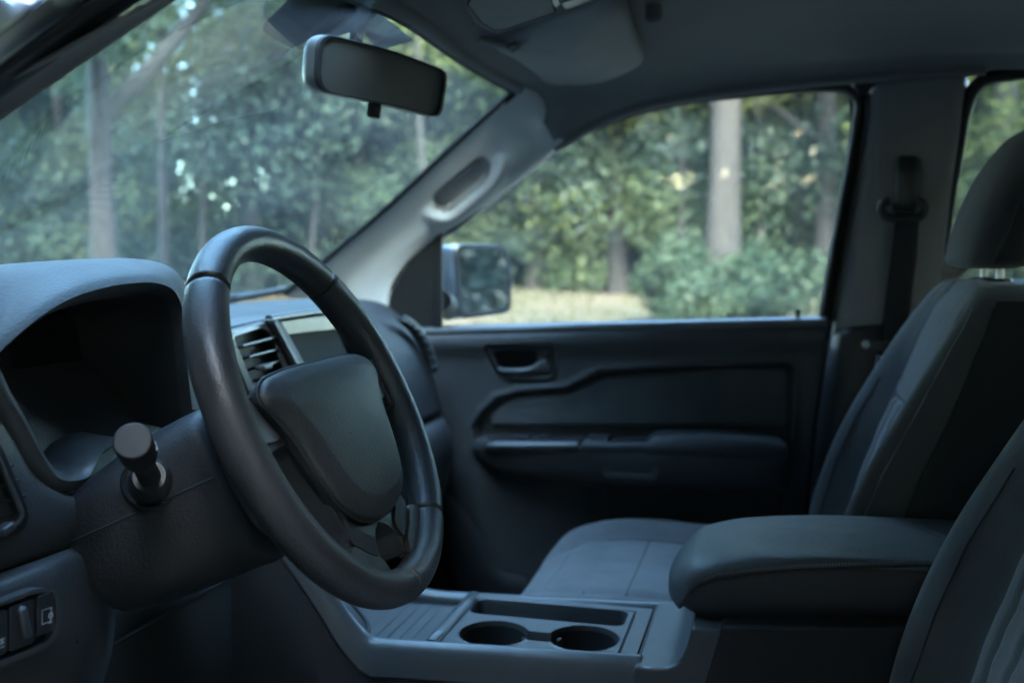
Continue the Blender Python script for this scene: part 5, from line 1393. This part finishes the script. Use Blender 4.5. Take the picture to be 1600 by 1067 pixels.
for px_, d_, r_, wh in ((262, 20, .09, 'under the sky gap in the windscreen'), (318, 21, .07, 'just left of the straight narrow tree'), (440, 23, .06, 'over the top of the steering wheel'), (478, 22, .07, 'left of the mirror lever'), (668, 20, .07, 'beside the pillar near the windscreen corner'),
                        (1022, 22, .08, 'right of the dark forked tree'), (1068, 21, .06, 'close left of the thick grey trunk'), (1188, 22, .09, 'close right of the thick grey trunk'), (1250, 23, .07, 'before the rear edge of the passenger window')):
    tree('thin_tree', 'thin bare stemmed tree ' + wh, at_dir(px_, d_), 11, r_, 'barkdark', ('leaf', 'leafblue', 'leafyellow')[px_ % 3], px_, lean=(.03 * (px_ % 5 - 2), .035 * (px_ % 7 - 3)), clumps=10, low=5.0, spread=1.8, cnt=380, limbs=4, lmin=6)
# the wood behind them, one stock of crowns
stock = []
for i in range(5):
    me, main, tips = trunk_mesh(9 + i, .13 + .015 * i, (rnd.uniform(-.04, .04), rnd.uniform(-.04, .04)), 8, 'bark' if i % 2 else 'barkdark', 40 + i)
    rg = random.Random(60 + i); spots = []
    for p in tips: spots.append((p, (1.2, 1.2, .9), 600))
    for q in range(22):
        z_ = .9 + (7.4 + i * .6) * rg.random() ** .9; a = rg.random() * 6.28; d_ = 2.5 * math.sqrt(rg.random())
        spots.append(((main[min(12, int(z_ / (9 + i) * 12))] + V(math.cos(a) * d_, math.sin(a) * d_, 0)), (rg.uniform(.8, 1.7), rg.uniform(.8, 1.7), rg.uniform(.6, 1.3)), 620))
    stock.append((me, leaf_cloud('crown', spots, ('leaf', 'leafblue', 'leafyellow', 'leafblue', 'leaf')[i], None, .075, 80 + i)))
rg = random.Random(5)
def tree_label(px, dist, cm):
    tone = {'leaf_mid': 'mid green', 'leaf_bluish': 'blue green', 'leaf_yellowish': 'yellow green'}[cm.materials[0].name]
    row = 'at the near edge of the wood' if dist < 28 else 'in the second row of the wood' if dist < 37 else 'deep in the wood'
    for lim, wh in ((60, 'by the left pillar'), (170, 'above the instrument hood'), (290, 'left in the windscreen'), (420, 'above the steering wheel'), (560, 'under the mirror'), (720, 'behind the grab handle pillar'), (830, 'above the door mirror'), (940, 'front of the passenger window'), (1060, 'mid passenger window'), (1180, 'around the thick trunk'), (1330, 'rear of the passenger window'), (1480, 'behind the belt pillar'), (9999, 'behind the headrest')):
        if px < lim: return 'blurred %s tree %s, %s' % (tone, row, wh)
GRP = 'blurred leafy trees of the surrounding wood'
for px in range(-60, 1700, 76):
    for dist in (rg.uniform(22, 27), rg.uniform(29, 36), rg.uniform(39, 48)):
        me, cm = stock[rg.randrange(5)]
        if 205 < px < 345 or dist > 28 and (225 < px < 420 or 1060 < px < 1130 or 1190 < px < 1240): continue      # gaps where the sky shows
        p = at_dir(px + rg.uniform(-25, 25), dist)
        t = thing('woodland_tree', tree_label(px, dist, cm), 'tree', mat4=Matrix.Translation(p) @ Matrix.Rotation(rg.random() * 6.28, 4, 'Z') @ Matrix.Scale(rg.uniform(.85, 1.15), 4), group=GRP)
        link('trunk', me, t); link('crown', cm, t)
# the rest of the ring of wood that closes the clearing (unseen but for mirrors; set close and tall to shade the car)
for k_ in range(52):
    a = R(62) + R(360 - 62 - 34) * (k_ + rg.uniform(-.3, .3)) / 52
    d_ = rg.uniform(11, 17)
    me, cm = stock[rg.randrange(5)]
    p = V(CAM.x + d_ * math.cos(a), d_ * math.sin(a), 0); p.z = gz(p.x, p.y)
    t = thing('woodland_tree', 'unseen leafy tree behind the camera, added tall and close to shade the car', 'tree', mat4=Matrix.Translation(p) @ Matrix.Rotation(rg.random() * 6.28, 4, 'Z') @ Matrix.Scale(1.4, 4), group=GRP)
    link('trunk', me, t); link('crown', cm, t)
# far wood and undergrowth
spots = []
rgn = random.Random(21)
for i in range(230):
    px = rgn.uniform(-120, 1720); d_ = rgn.uniform(34, 60)
    p = at_dir(px, d_)
    hi_ = 4.6 if 205 < px < 345 else 3.2 if (1060 < px < 1130 or 1190 < px < 1240) else 7.0
    spots.append((p + V(0, 0, rgn.random() ** 1.5 * hi_), (rgn.uniform(1.2, 2.4), rgn.uniform(1.2, 2.4), rgn.uniform(.8, 1.8)), 240))
tag(link('far_wood', leaf_cloud('far_wood', spots, 'leafblue', None, .20, 5)), 'hazy green wall of far woods behind the nearer trunks', kind='stuff')
spots = []
for i in range(170):
    px = rgn.uniform(-120, 1720); d_ = rgn.uniform(23, 34)
    p = at_dir(px, d_)
    spots.append((p + V(0, 0, rgn.uniform(.2, 1.5)), (rgn.uniform(.6, 1.5), rgn.uniform(.6, 1.5), rgn.uniform(.5, 1.1)), 380))
tag(link('undergrowth', leaf_cloud('undergrowth', spots, 'leaf', None, .09, 6)), 'dark tangled undergrowth along the edge of the wood', kind='stuff')


def bush(label, px, d_, w_, h_, leaf, seed, n=9):
    p = at_dir(px, d_)
    b = thing('bush', label, 'bush', p)
    rg = random.Random(seed); sp_ = []
    for q in range(n):
        sp_.append((V(rg.uniform(-w_, w_), rg.uniform(-w_, w_), rg.uniform(.15, h_)), (rg.uniform(.3, .6), rg.uniform(.3, .6), rg.uniform(.25, .5)), 520))
    link('foliage', leaf_cloud('foliage', sp_, leaf, None, .060, seed), b)
    bm = bmesh.new()
    me = bpy.data.meshes.new('stem')
    for q in range(5):
        a = rg.random() * 6.28; e = V(math.cos(a) * w_ * .7, math.sin(a) * w_ * .7, h_ * .9)
        vs_ = []
        for base, rr in ((V(0, 0, -.05), .025), (e, .008)):
            vs_.append([bm.verts.new(base + V(math.cos(k * 2.1) * rr, math.sin(k * 2.1) * rr, 0)) for k in range(3)])
        for k in range(3): bm.faces.new((vs_[0][k], vs_[0][(k + 1) % 3], vs_[1][(k + 1) % 3], vs_[1][k]))
    bm.to_mesh(me); bm.free(); me.materials.append(M['barkdark'])
    link('stem', me, b)


bush('bright green bush at the foot of the thick grey trunk', 1120, 15.5, .9, 1.1, 'leaf', 31)
bush('yellow green bush low by the rear corner of the passenger window', 1240, 14.5, 1.3, .95, 'leaf', 32, 13)
bush('small pale bush at the edge of the grass left of the trunk', 1040, 16, .5, .8, 'leaf', 33, 6)
bush('dark green bush below the door mirror at the wood edge', 830, 24, 1.2, 1.2, 'leafblue', 34)
bush('olive bush behind the rear window of the cab', 1530, 12, 1.2, 1.6, 'leafyellow', 35, 14)
# grass
rgn2 = np.random.default_rng(3)
NB = 9000
gvv = np.zeros((NB, 3, 3))
for i in range(NB):
    p = at_dir(rgn2.uniform(-50, 1650), rgn2.uniform(9, 26)); a = rgn2.uniform(0, 6.28); h_ = rgn2.uniform(.05, .16)
    d = np.array((math.cos(a), math.sin(a), 0)) * .02
    gvv[i] = [np.array(p) - d, np.array(p) + d, np.array(p) + np.array((rgn2.normal() * .05, rgn2.normal() * .05, h_))]
me = bpy.data.meshes.new('grass')
me.vertices.add(NB * 3); me.vertices.foreach_set('co', gvv.ravel()); me.loops.add(NB * 3); me.loops.foreach_set('vertex_index', np.arange(NB * 3))
me.polygons.add(NB); me.polygons.foreach_set('loop_start', np.arange(NB) * 3); me.update(); me.validate()
me.materials.append(M['drygrass'])
tag(link('grass', me), 'thin grass on the clearing beside the wood', kind='stuff')
